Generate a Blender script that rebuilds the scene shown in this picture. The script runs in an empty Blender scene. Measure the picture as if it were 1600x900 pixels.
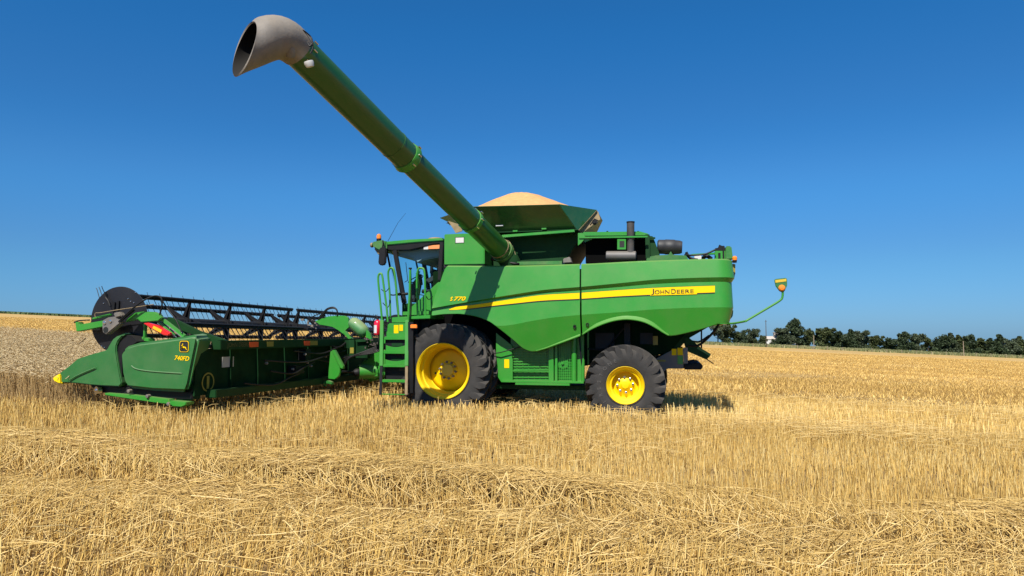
import bpy, bmesh, math, random
import numpy as np
from mathutils import Vector, Matrix
random.seed(7); RNG = np.random.default_rng(11)
R = math.radians
scene = bpy.context.scene
COL = scene.collection

# ------------------------------------------------------------------ camera, sky, sun, exposure
CAMH, F, YH = 1.7, 1090.0, 521.0                 # eye height, focal length in pixels of the 1600 px photo, row of eye level
TH = math.atan((YH - 450) / F)
cd = bpy.data.cameras.new('camera'); cam = bpy.data.objects.new('camera', cd); COL.objects.link(cam)
cam.location = (0, 0, CAMH); cam.rotation_euler = (R(90) + TH, 0, 0)
cd.sensor_width = 36; cd.lens = F / 1600 * 36; cd.clip_start = .1; cd.clip_end = 9000
scene.camera = cam
SUN = Vector((-.72, -2.35, 3.05)).normalized()    # towards the sun
w = bpy.data.worlds.new('World'); scene.world = w; w.use_nodes = True
nt = w.node_tree; bg = nt.nodes['Background']
sky = nt.nodes.new('ShaderNodeTexSky'); sky.sky_type = 'NISHITA'; sky.sun_disc = False
sky.sun_elevation = math.asin(SUN.z); sky.sun_rotation = math.atan2(SUN.x, SUN.y)
sky.air_density = 1.0; sky.dust_density = .25; sky.ozone_density = 3.2; sky.altitude = 200
# very clear, deep blue summer air: the sky's colour by elevation
geo = nt.nodes.new('ShaderNodeTexCoord'); sep = nt.nodes.new('ShaderNodeSeparateXYZ'); nt.links.new(geo.outputs['Generated'], sep.inputs[0])
rp = nt.nodes.new('ShaderNodeValToRGB'); rp.color_ramp.interpolation = 'EASE'; nt.links.new(sep.outputs[2], rp.inputs[0])
e = rp.color_ramp.elements; e[0].position = .0; e[0].color = (.235, .47, .90, 1); e[1].position = .9; e[1].color = (.60, .85, 1.05, 1)
for p_, c_ in ((.10, (.25, .53, .83, 1)), (.20, (.235, .63, .96, 1)), (.28, (.185, .61, .96, 1)), (.42, (.14, .65, 1.04, 1))):
    k_ = e.new(p_); k_.color = c_
hs = nt.nodes.new('ShaderNodeMix'); hs.data_type = 'RGBA'; hs.blend_type = 'MULTIPLY'; hs.inputs[0].default_value = 1
nt.links.new(sky.outputs[0], hs.inputs[6]); nt.links.new(rp.outputs[0], hs.inputs[7]); nt.links.new(hs.outputs[2], bg.inputs[0])
bg.inputs[1].default_value = .076
sl = bpy.data.lights.new('sun', 'SUN'); sl.energy = 4.8; sl.angle = R(.53); sl.color = (1, .95, .86)
so = bpy.data.objects.new('sun', sl); COL.objects.link(so); so.rotation_euler = SUN.to_track_quat('Z', 'Y').to_euler()
so.location = (0, 0, 60)
vs = scene.view_settings
scene.display_settings.display_device = 'sRGB'
vs.view_transform = 'Standard'; vs.look = 'None'; vs.exposure = .64; vs.gamma = 1; vs.use_curve_mapping = False

# ------------------------------------------------------------------ frames: the machine frame is x forward, y to its left (towards the viewer), z up
PSI = R(13); MX, MY = -.936, 16.376; c_, s_ = math.cos(PSI), math.sin(PSI)
MROT = math.pi - PSI
def ray(u, v):
    a, b = (u - 800) / F, (450 - v) / F
    return Vector((a, math.cos(TH) - b * math.sin(TH), math.sin(TH) + b * math.cos(TH)))
def w2m(p):
    dx, dy = p[0] - MX, p[1] - MY
    return Vector((-c_ * dx + s_ * dy, -s_ * dx - c_ * dy, p[2]))
def m2w(p): return Vector((MX - c_ * p[0] - s_ * p[1], MY + s_ * p[0] - c_ * p[1], p[2]))
def S(u, v, y):                                   # point of the plane machine-y = y
    d = ray(u, v); k = (y + s_ * (0 - MX) + c_ * (0 - MY)) / (-s_ * d.x - c_ * d.y)
    return w2m((d.x * k, d.y * k, CAMH + d.z * k))
def XP(u, v, x):                                  # point of the plane machine-x = x
    d = ray(u, v); k = (x + c_ * (0 - MX) - s_ * (0 - MY)) / (-c_ * d.x + s_ * d.y)
    return w2m((d.x * k, d.y * k, CAMH + d.z * k))
def WD(u, v, Y):                                  # world point at depth Y
    d = ray(u, v); k = Y / d.y
    return Vector((d.x * k, Y, CAMH + d.z * k))
def WM(u, v, Y): return w2m(WD(u, v, Y))
def gz(X, Y): return .11 - .044 * X

# ------------------------------------------------------------------ materials
def mat(name, col, rough=.5, metal=0, coat=0, var=0, vscale=3, dust=0, dustcol=(.45, .34, .18), bump=0, bscale=60, spec=.5, emit=0):
    m = bpy.data.materials.new(name); m.use_nodes = True; n = m.node_tree.nodes; l = m.node_tree.links
    b = n['Principled BSDF']; b.inputs['Roughness'].default_value = rough; b.inputs['Metallic'].default_value = metal
    b.inputs['Coat Weight'].default_value = coat; b.inputs['Coat Roughness'].default_value = .12
    b.inputs['Specular IOR Level'].default_value = spec
    b.inputs['Base Color'].default_value = (*col, 1)
    tc = n.new('ShaderNodeTexCoord'); out = None
    rgb = n.new('ShaderNodeRGB'); rgb.outputs[0].default_value = (*col, 1); out = rgb.outputs[0]
    if var:
        t = n.new('ShaderNodeTexNoise'); t.inputs['Scale'].default_value = vscale; t.inputs['Detail'].default_value = 6
        l.new(tc.outputs['Object'], t.inputs['Vector'])
        mr = n.new('ShaderNodeMapRange'); mr.inputs['From Min'].default_value = .3; mr.inputs['From Max'].default_value = .7
        mr.inputs['To Min'].default_value = 1 - var; mr.inputs['To Max'].default_value = 1 + var
        l.new(t.outputs[0], mr.inputs[0])
        h = n.new('ShaderNodeHueSaturation'); l.new(mr.outputs[0], h.inputs['Value']); l.new(out, h.inputs['Color']); out = h.outputs[0]
    if dust:
        t = n.new('ShaderNodeTexNoise'); t.inputs['Scale'].default_value = 2.3; t.inputs['Detail'].default_value = 9; t.inputs['Roughness'].default_value = .68
        l.new(tc.outputs['Object'], t.inputs['Vector'])
        mr = n.new('ShaderNodeMapRange'); mr.inputs['From Min'].default_value = .42; mr.inputs['From Max'].default_value = .78
        mr.inputs['To Max'].default_value = dust
        l.new(t.outputs[0], mr.inputs[0])
        g = n.new('ShaderNodeNewGeometry'); sx = n.new('ShaderNodeSeparateXYZ'); l.new(g.outputs['Normal'], sx.inputs[0])
        up = n.new('ShaderNodeMath'); up.operation = 'MAXIMUM'; up.inputs[1].default_value = 0; l.new(sx.outputs[2], up.inputs[0])
        up2 = n.new('ShaderNodeMath'); up2.operation = 'MULTIPLY'; up2.inputs[1].default_value = min(.36, dust * 2.6); l.new(up.outputs[0], up2.inputs[0])
        ad = n.new('ShaderNodeMath'); ad.operation = 'ADD'; ad.use_clamp = True; l.new(mr.outputs[0], ad.inputs[0]); l.new(up2.outputs[0], ad.inputs[1])
        mx = n.new('ShaderNodeMix'); mx.data_type = 'RGBA'; l.new(ad.outputs[0], mx.inputs[0]); l.new(out, mx.inputs[6]); mx.inputs[7].default_value = (*dustcol, 1)
        out = mx.outputs[2]
        rr = n.new('ShaderNodeMath'); rr.operation = 'ADD'; rr.use_clamp = True; rr.inputs[1].default_value = rough; l.new(ad.outputs[0], rr.inputs[0]); l.new(rr.outputs[0], b.inputs['Roughness'])
    l.new(out, b.inputs['Base Color'])
    if bump:
        t = n.new('ShaderNodeTexNoise'); t.inputs['Scale'].default_value = bscale; t.inputs['Detail'].default_value = 4
        l.new(tc.outputs['Object'], t.inputs['Vector'])
        bp = n.new('ShaderNodeBump'); bp.inputs['Strength'].default_value = bump; bp.inputs['Distance'].default_value = .02
        l.new(t.outputs[0], bp.inputs['Height']); l.new(bp.outputs[0], b.inputs['Normal'])
    if emit:
        b.inputs['Emission Color'].default_value = (*col, 1); b.inputs['Emission Strength'].default_value = emit
    return m
GREEN = mat('green_paint', (.024, .228, .020), .40, coat=.22, var=.06, vscale=1.2, dust=.13, dustcol=(.22, .19, .08))
GREEND = mat('dusty_green_paint', (.020, .15, .022), .45, coat=.15, var=.12, vscale=4, dust=.28, dustcol=(.28, .21, .11))
GREENP = mat('green_plastic_shield', (.020, .130, .028), .42, coat=.12, var=.08, vscale=2.2, dust=.16, dustcol=(.20, .21, .12))
GREENDK = mat('shade_dark_green', (.007, .042, .011), .55, var=.15, vscale=4, dust=.06, dustcol=(.06, .05, .03), spec=.15)  # green paint darkened: shade of header back, tank and underside put into the colour
TUBEG = mat('auger_green_paint', (.011, .085, .011), .32, coat=.32, var=.06, vscale=1.5, dust=.06, dustcol=(.2, .16, .08))
BLACK = mat('black_steel', (.008, .008, .009), .5, var=.2, vscale=6, dust=.06, dustcol=(.06, .05, .035), spec=.25)
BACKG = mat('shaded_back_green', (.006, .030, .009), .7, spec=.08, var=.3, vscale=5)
SHADEBLK = mat('recess_shade_black', (.004, .004, .004), .9, spec=.03)  # near-black that stands for the shade in engine bay and wheel arch
REELB = mat('reel_black', (.010, .010, .012), .45, var=.15, vscale=5, dust=.06, dustcol=(.06, .055, .045), spec=.3)
RUB = mat('tyre_rubber', (.032, .031, .030), .82, var=.22, vscale=7, dust=.34, dustcol=(.10, .085, .07), bump=.3, spec=.3)
YEL = mat('yellow_paint', (.80, .54, .0), .45, var=.04, vscale=4, dust=.04, spec=.3)
YELD = mat('yellow_decal', (.80, .52, .0), .6, spec=.15)
DARKT = mat('decal_black', (.012, .014, .012), .5)
GREY = mat('grey_steel', (.16, .15, .14), .5, metal=.3, var=.2, vscale=8, dust=.3)
SPOUT = mat('grey_rubber_spout', (.165, .148, .130), .62, var=.18, vscale=5, dust=.40, dustcol=(.30, .24, .17), bump=.15, bscale=25)
DUSTREFL = mat('dust_reflection_tan', (.22, .16, .08), .6, var=.25, vscale=6)  # tan of dust; on the tank flaps also the painted reflection of the field
WHITE = mat('white_label', (.55, .55, .54), .5)
ORANGE = mat('amber_lens', (.85, .22, .02), .25, coat=.5)
REDL = mat('red_lens', (.62, .012, .012), .3, coat=.6)
REFO = mat('red_orange_reflector', (.75, .08, .02), .35)
CHROME = mat('bright_steel', (.6, .6, .58), .25, metal=1)
SEAT = mat('dark_upholstery', (.03, .03, .034), .8)
HEAD = mat('headliner', (.26, .31, .36), .8)
PLUM = mat('dome_plastic', (.05, .07, .11), .35, coat=.3)
GRAIN = mat('wheat_grain', (.56, .30, .11), .85, var=.12, vscale=9, bump=.6, bscale=90)
LGREEN = mat('light_green_tank', (.06, .21, .07), .45, coat=.3, dust=.2)
OLIVE = mat('dim_decal', (.24, .20, .025), .5)
def glassmat():
    m = bpy.data.materials.new('cab_glass'); m.use_nodes = True; n = m.node_tree.nodes; l = m.node_tree.links; n.clear()
    o = n.new('ShaderNodeOutputMaterial'); t = n.new('ShaderNodeBsdfTransparent'); t.inputs[0].default_value = (.78, .94, .95, 1)
    g = n.new('ShaderNodeBsdfGlossy'); g.inputs['Roughness'].default_value = .03; fr = n.new('ShaderNodeLayerWeight'); fr.inputs[0].default_value = .12
    mx = n.new('ShaderNodeMixShader'); cl = n.new('ShaderNodeMath'); cl.operation = 'MULTIPLY'; cl.inputs[1].default_value = .55; l.new(fr.outputs['Facing'], cl.inputs[0]); l.new(cl.outputs[0], mx.inputs[0]); l.new(t.outputs[0], mx.inputs[1]); l.new(g.outputs[0], mx.inputs[2]); l.new(mx.outputs[0], o.inputs[0])
    return m
GLASS = glassmat()
def fibre(name, c1, c2, c3, rough=.6, trans=.0):
    """straw, stems and leaves: each blade has its own tone (attribute rnd)"""
    m = bpy.data.materials.new(name); m.use_nodes = True; n = m.node_tree.nodes; l = m.node_tree.links
    b = n['Principled BSDF']; b.inputs['Roughness'].default_value = rough; b.inputs['Specular IOR Level'].default_value = .25
    a = n.new('ShaderNodeAttribute'); a.attribute_name = 'rnd'
    cr = n.new('ShaderNodeValToRGB'); l.new(a.outputs['Fac'], cr.inputs[0]); l.new(cr.outputs[0], b.inputs['Base Color'])
    e = cr.color_ramp.elements; e[0].color = (*c1, 1); e[1].color = (*c3, 1); k = e.new(.5); k.color = (*c2, 1)
    if trans:
        o = n['Material Output']; t = n.new('ShaderNodeBsdfTranslucent'); l.new(cr.outputs[0], t.inputs[0]); mx = n.new('ShaderNodeMixShader')
        mx.inputs[0].default_value = trans; l.new(b.outputs[0], mx.inputs[1]); l.new(t.outputs[0], mx.inputs[2]); l.new(mx.outputs[0], o.inputs[0])
    return m
STUB = fibre('stubble_stalk', (.38, .23, .065), (.76, .51, .15), (.92, .72, .32), trans=.15)
STRAW = fibre('loose_straw', (.34, .215, .065), (.65, .44, .145), (.86, .65, .30), trans=.12)
WHEAT = fibre('standing_wheat', (.34, .215, .08), (.52, .35, .145), (.64, .46, .22), trans=.2)
EARS = fibre('wheat_ears', (.47, .35, .175), (.59, .455, .25), (.69, .55, .33), trans=.15)
LEAF = fibre('tree_leaves', (.018, .030, .014), (.034, .052, .022), (.056, .080, .034), trans=.1)
LEAF2 = fibre('grey_green_leaves', (.030, .042, .022), (.055, .072, .036), (.085, .105, .055), trans=.1)
LEAF3 = fibre('olive_leaves', (.028, .040, .012), (.052, .066, .022), (.085, .10, .036), trans=.1)
LEAFL = fibre('light_leaves', (.04, .07, .03), (.085, .13, .06), (.12, .17, .08), trans=.15)
VERGE = fibre('verge_grass', (.09, .12, .035), (.17, .18, .07), (.36, .31, .16))
FARC = fibre('far_crop_leaves', (.05, .09, .03), (.09, .13, .05), (.15, .18, .08))
BARK = mat('bark', (.06, .045, .03), .9)
WOOD = mat('weathered_wood', (.25, .20, .15), .9)
CONC = mat('whitewash', (.6, .59, .57), .8, var=.05)
ROOFM = mat('pale_roof', (.42, .37, .32), .8, var=.1)

# ------------------------------------------------------------------ mesh builder
class MB:
    def __init__(s): s.v = []; s.f = []; s.m = []; s.cur = 0; s.ch = []
    def add(s, vs_, fs_):
        k = len(s.v); s.ch.append((k, len(s.f))); s.v += [tuple(p) for p in vs_]; s.f += [tuple(i + k for i in f) for f in fs_]; s.m += [s.cur] * len(fs_); return s
    def box(s, a, b):
        x0, y0, z0 = [min(p, q) for p, q in zip(a, b)]; x1, y1, z1 = [max(p, q) for p, q in zip(a, b)]
        return s.add([(x0, y0, z0), (x1, y0, z0), (x1, y1, z0), (x0, y1, z0), (x0, y0, z1), (x1, y0, z1), (x1, y1, z1), (x0, y1, z1)],
                     [(0, 3, 2, 1), (4, 5, 6, 7), (0, 1, 5, 4), (1, 2, 6, 5), (2, 3, 7, 6), (3, 0, 4, 7)])
    def prism(s, pts, dvec):                       # pts: coplanar loop of 3D points, thickness vector
        n = len(pts); d = Vector(dvec); a = [Vector(p) for p in pts]; b = [p + d for p in a]
        fs_ = [tuple(range(n)), tuple(range(2 * n - 1, n - 1, -1))] + [(i, i + n, (i + 1) % n + n, (i + 1) % n) for i in range(n)]
        return s.add(a + b, fs_)
    def side(s, uv, y0, y1):                       # outline seen on the plane y0, given real thickness to y1
        return s.prism([S(u, v, y0) for u, v in uv], (0, y1 - y0, 0))
    def tube(s, path, r, n=8, cap=True, up=None):
        P = [Vector(p) for p in path]; m = len(P); rs = r if isinstance(r, (list, tuple)) else [r] * m
        t0 = (P[1] - P[0]).normalized(); ref = Vector((0, 0, 1)) if abs(t0.z) < .9 else Vector((1, 0, 0))
        a = t0.cross(ref).normalized(); V = []
        for i in range(m):
            t = (P[min(i + 1, m - 1)] - P[max(i - 1, 0)]).normalized()
            a = (a - t * a.dot(t)).normalized(); b = t.cross(a)
            for k in range(n):
                g = 2 * math.pi * k / n; V.append(P[i] + (a * math.cos(g) + b * math.sin(g)) * rs[i])
        fs_ = [(i * n + k, i * n + (k + 1) % n, (i + 1) * n + (k + 1) % n, (i + 1) * n + k) for i in range(m - 1) for k in range(n)]
        if cap: fs_ += [tuple(range(n - 1, -1, -1)), tuple((m - 1) * n + k for k in range(n))]
        return s.add(V, fs_)
    def lathe(s, prof, c=(0, 0, 0), ax=(0, 1, 0), n=32):   # prof: (distance along axis, radius)
        A = Vector(ax).normalized(); ref = Vector((0, 0, 1)) if abs(A.z) < .9 else Vector((1, 0, 0)); a = A.cross(ref).normalized(); b = A.cross(a); c = Vector(c)
        V = [c + A * h + (a * math.cos(2 * math.pi * k / n) + b * math.sin(2 * math.pi * k / n)) * max(r, 1e-4) for h, r in prof for k in range(n)]
        return s.add(V, [(i * n + k, i * n + (k + 1) % n, (i + 1) * n + (k + 1) % n, (i + 1) * n + k) for i in range(len(prof) - 1) for k in range(n)])
    def bar(s, a, b, w_, h_, up=(0, 0, 1)):
        a, b = Vector(a), Vector(b); t = (b - a).normalized(); x = t.cross(Vector(up)).normalized(); z = x.cross(t)
        q = [x * sx * w_ / 2 + z * sz * h_ / 2 for sx, sz in ((-1, -1), (1, -1), (1, 1), (-1, 1))]
        return s.prism([a + k for k in q], b - a)
    def build(s, name, m, parent=None, bev=0, ang=35, loc=None, seg=2):
        if name in ('hose', 'lift_rod', 'hydraulic_line', 'wiring', 'hose_bundle') and len(s.ch) > 1:      # each hose is a piece of its own
            e = s.ch + [(len(s.v), len(s.f))]; r_ = None
            for i in range(len(s.ch)):
                q = MB(); a, b = e[i], e[i + 1]; q.add(s.v[a[0]:b[0]], [tuple(j - a[0] for j in f) for f in s.f[a[1]:b[1]]]); r_ = q.build(name, m, parent, bev, ang, loc, seg)
            return r_
        me = bpy.data.meshes.new(name); me.from_pydata(s.v, [], s.f)
        bm = bmesh.new(); bm.from_mesh(me)
        for f, k in zip(bm.faces, s.m): f.material_index = k
        bmesh.ops.remove_doubles(bm, verts=bm.verts, dist=1e-5)
        bmesh.ops.recalc_face_normals(bm, faces=bm.faces)
        if bev:
            ed = [e for e in bm.edges if len(e.link_faces) == 2 and e.calc_face_angle(0) > R(30)]
            try: bmesh.ops.bevel(bm, geom=ed, offset=bev, segments=seg, affect='EDGES', clamp_overlap=True)
            except Exception: pass
        for f in bm.faces: f.smooth = True
        for e in bm.edges:
            if len(e.link_faces) == 2 and e.calc_face_angle(0) > R(ang): e.smooth = False
        bm.to_mesh(me); bm.free()
        for k in (m if isinstance(m, (list, tuple)) else [m]): me.materials.append(k)
        o = bpy.data.objects.new(name, me); COL.objects.link(o)
        if bev:
            wn = o.modifiers.new('normals', 'WEIGHTED_NORMAL'); wn.weight = 100; wn.keep_sharp = True
        if parent is not None:
            o.parent = parent
            off = parent.get('_off')
            if off is not None: o.location = -Vector(off)
        if loc is not None: o.location = Vector(loc) + o.location
        return o
def tag(o, label, cat, group=None, kind=None):
    if label: o['label'] = label
    if cat: o['category'] = cat
    if group: o['group'] = group
    if kind: o['kind'] = kind
    return o
def machine_root(name, off=(0, 0, 0)):
    o = bpy.data.objects.new(name, None); COL.objects.link(o); o.location = m2w(off); o.rotation_euler = (0, 0, MROT); o['_off'] = tuple(off); return o
def text_mb(txt, size, P0, ex, ez, depth=.004, shear=0, bold=0):
    """lettering as a mesh: starts at P0, runs along ex, stands along ez"""
    cu = bpy.data.curves.new('t', 'FONT'); cu.body = txt; cu.size = size; cu.shear = shear; cu.offset = bold; cu.extrude = 0; cu.resolution_u = 3
    o = bpy.data.objects.new('t', cu); COL.objects.link(o); bpy.context.view_layer.update()
    me = bpy.data.meshes.new_from_object(o); mb = MB(); ex, ez = Vector(ex).normalized(), Vector(ez).normalized(); nn = ex.cross(ez)
    mb.add([Vector(P0) + ex * v.co.x + ez * v.co.y + nn * depth for v in me.vertices], [tuple(p.vertices) for p in me.polygons])
    bpy.data.objects.remove(o); bpy.data.curves.remove(cu); bpy.data.meshes.remove(me)
    return mb
def hcurve(pts):                                  # smooth curve through points
    xs = np.array([p[0] for p in pts], float); ys = np.array([p[1] for p in pts], float)
    d = np.diff(ys) / np.diff(xs); m = np.zeros(len(xs)); m[0], m[-1] = d[0], d[-1]
    for i in range(1, len(xs) - 1): m[i] = 0 if d[i - 1] * d[i] <= 0 else 2 * d[i - 1] * d[i] / (d[i - 1] + d[i])
    def f(x):
        i = int(min(max(np.searchsorted(xs, x) - 1, 0), len(xs) - 2)); h = xs[i + 1] - xs[i]; t = min(max((x - xs[i]) / h, 0), 1)
        return float(ys[i] * (2 * t**3 - 3 * t**2 + 1) + m[i] * h * (t**3 - 2 * t**2 + t) + ys[i + 1] * (-2 * t**3 + 3 * t**2) + m[i + 1] * h * (t**3 - t**2))
    return f
def np_mesh(name, V, Q, rnd, m):
    me = bpy.data.meshes.new(name); nv, nf = len(V), len(Q); k = Q.shape[1]
    me.vertices.add(nv); me.vertices.foreach_set('co', V.astype(np.float32).ravel())
    me.loops.add(nf * k); me.loops.foreach_set('vertex_index', Q.astype(np.int32).ravel())
    me.polygons.add(nf); me.polygons.foreach_set('loop_start', np.arange(0, nf * k, k, dtype=np.int32))
    me.update(calc_edges=True)
    a = me.attributes.new('rnd', 'FLOAT', 'POINT'); a.data.foreach_set('value', rnd.astype(np.float32))
    me.materials.append(m); o = bpy.data.objects.new(name, me); COL.objects.link(o); return o

# ================================================================== FIELD, FAR LAND
def ground():
    def sp(n, a, k): t = np.linspace(-1, 1, n); return a * np.sinh(k * t) / np.sinh(k)
    xs = sp(221, 3000, 8); ys = np.concatenate([np.linspace(-60, 0, 8)[:-1], np.linspace(0, 30, 121)[:-1], 30 + 4000 * (np.exp(np.linspace(0, 5, 90)) - 1) / (math.exp(5) - 1)])
    X, Y = np.meshgrid(xs, ys); near = np.exp(-(X**2 + Y**2) / 900)
    Z = gz(X, Y) + near * (.02 * np.sin(X * 2.1 + Y) + .02 * np.sin(Y * 3.3 - X * .4))
    V = np.stack([X, Y, Z], -1).reshape(-1, 3); nx = len(xs); i = np.arange(len(ys) - 1)[:, None] * nx + np.arange(nx - 1)[None]
    Q = np.stack([i, i + 1, i + 1 + nx, i + nx], -1).reshape(-1, 4)
    m = bpy.data.materials.new('stubble_field'); m.use_nodes = True; n = m.node_tree.nodes; l = m.node_tree.links
    b = n['Principled BSDF']; b.inputs['Roughness'].default_value = .95; b.inputs['Specular IOR Level'].default_value = .1
    tc = n.new('ShaderNodeTexCoord')
    def noise(sc, mp=(1, 1, 1), det=6, rough=.6):
        mm = n.new('ShaderNodeMapping'); mm.inputs['Scale'].default_value = mp; mm.inputs['Rotation'].default_value = (0, 0, R(6)); l.new(tc.outputs['Object'], mm.inputs[0])
        t = n.new('ShaderNodeTexNoise'); t.inputs['Scale'].default_value = sc; t.inputs['Detail'].default_value = det; t.inputs['Roughness'].default_value = rough; l.new(mm.outputs[0], t.inputs['Vector']); return t.outputs[0]
    def ramp(src, c0, c1, p0, p1):
        r_ = n.new('ShaderNodeValToRGB'); r_.color_ramp.elements[0].color = (*c0, 1); r_.color_ramp.elements[1].color = (*c1, 1); r_.color_ramp.elements[0].position = p0; r_.color_ramp.elements[1].position = p1; l.new(src, r_.inputs[0]); return r_.outputs[0]
    def mix(fac, a, b_, mode='MIX'):
        x = n.new('ShaderNodeMix'); x.data_type = 'RGBA'; x.blend_type = mode
        if isinstance(fac, float): x.inputs[0].default_value = fac
        else: l.new(fac, x.inputs[0])
        l.new(a, x.inputs[6]); l.new(b_, x.inputs[7]); return x.outputs[2]
    nearc = ramp(noise(22, det=8, rough=.75), (.10, .063, .024), (.48, .32, .13), .38, .68)          # soil and chaff between the stalks
    farc = ramp(noise(.9, (.25, 1, 1), 9, .72), (.38, .255, .10), (.56, .385, .155), .32, .68)          # stubble seen from afar, drill rows run across
    band = ramp(noise(.035, (.12, 1, 1), 4, .5), (.86, .84, .80), (1.10, 1.08, 1.04), .35, .65)
    row = ramp(noise(.33, (.02, 1, 1), 3, .6), (.84, .82, .78), (1.08, 1.08, 1.08), .38, .62)
    farc = mix(1.0, mix(1.0, farc, band, 'MULTIPLY'), row, 'MULTIPLY')
    ln = n.new('ShaderNodeVectorMath'); ln.operation = 'LENGTH'; l.new(tc.outputs['Object'], ln.inputs[0])
    mr = n.new('ShaderNodeMapRange'); mr.inputs[1].default_value = 22; mr.inputs[2].default_value = 55; l.new(ln.outputs['Value'], mr.inputs[0])
    l.new(mix(mr.outputs[0], nearc, farc), b.inputs['Base Color'])
    bp = n.new('ShaderNodeBump'); bp.inputs['Strength'].default_value = .5; bp.inputs['Distance'].default_value = .06; l.new(noise(5, (.5, 1, 1), 8, .7), bp.inputs['Height']); l.new(bp.outputs[0], b.inputs['Normal'])
    o = np_mesh('ground', V, Q, np.zeros(len(V)), m)
    o.data.polygons.foreach_set('use_smooth', [True] * len(Q)); tag(o, None, None, kind='structure')
ground()

def blades(P, D, L, W, bend=None, sides=3):
    """N blades from P along unit D; returns verts, quads. sides=1: flat blade, 3: three-sided stalk with a bend"""
    N = len(P); up = np.tile([0, 0, 1.], (N, 1)); a = np.cross(D, up); a += 1e-4 * RNG.normal(size=(N, 3)); rot = RNG.uniform(0, 6.28, N)[:, None]
    a /= np.linalg.norm(a, axis=1)[:, None]; b = np.cross(D, a); a2 = a * np.cos(rot) + b * np.sin(rot); b2 = np.cross(D, a2)
    L = L[:, None]; W = W[:, None]
    if sides == 1:
        V = np.stack([P - a2 * W / 2, P + a2 * W / 2, P + D * L + a2 * W * .35, P + D * L - a2 * W * .35], 1)
        return V.reshape(-1, 3), np.arange(4 * N).reshape(-1, 4)
    if bend is None: bend = np.zeros((N, 3))
    rings = []
    for t, k in ((0, 1), (.5, .95), (1, .7)):
        c = P + D * L * t + bend * (4 * t * (1 - t))
        rings.append(np.stack([c + (a2 * math.cos(g) + b2 * math.sin(g)) * W * .5 * k for g in (0, 2.094, 4.189)], 1))
    V = np.concatenate(rings, 1); base = np.arange(N)[:, None, None] * 9
    q = np.array([[r_ * 3 + j, r_ * 3 + (j + 1) % 3, r_ * 3 + 3 + (j + 1) % 3, r_ * 3 + 3 + j] for r_ in (0, 1) for j in range(3)])
    return V.reshape(-1, 3), (base + q[None]).reshape(-1, 4)
def merge(lst):
    Vs, Qs, Rs, k = [], [], [], 0
    for V, Q, r_ in lst: Vs.append(V); Qs.append(Q + k); Rs.append(r_); k += len(V)
    return np.concatenate(Vs), np.concatenate(Qs), np.concatenate(Rs)
_ph = RNG.uniform(0, 6.28, (14, 2)); _fr = RNG.normal(0, 1, (14, 2))
def nz(X, Y, sc):                                  # cheap smooth noise about 0
    s = 0
    for i in range(14): s = s + np.sin(_fr[i, 0] * X * sc + _ph[i, 0]) * np.sin(_fr[i, 1] * Y * sc * 1.3 + _ph[i, 1])
    return s / 3.7
def bandw(X, Y): return Y - (7.0 - .155 * X + .08 * nz(X, Y * 0, 1.1))      # distance behind the back edge of the swath of laid straw
def inside_fan(X, Y, m=1.1): return (np.abs(X) < .735 * Y * m + .8)
def not_crop(X, Y):
    dx, dy = X - MX, Y - MY; x = -c_ * dx + s_ * dy; y = -s_ * dx - c_ * dy
    return ~((x > 4.75) & (y < 6.05) & (y > -17))
def rows(X, Y):                                    # pull stalks towards drill rows, along the driving direction
    dx, dy = X - MX, Y - MY; y = -s_ * dx - c_ * dy; x = -c_ * dx + s_ * dy
    k = np.round(y / .17) * .17; y2 = k + (y - k) * .27
    return MX - c_ * x - s_ * y2, MY + s_ * x - c_ * y2
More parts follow.
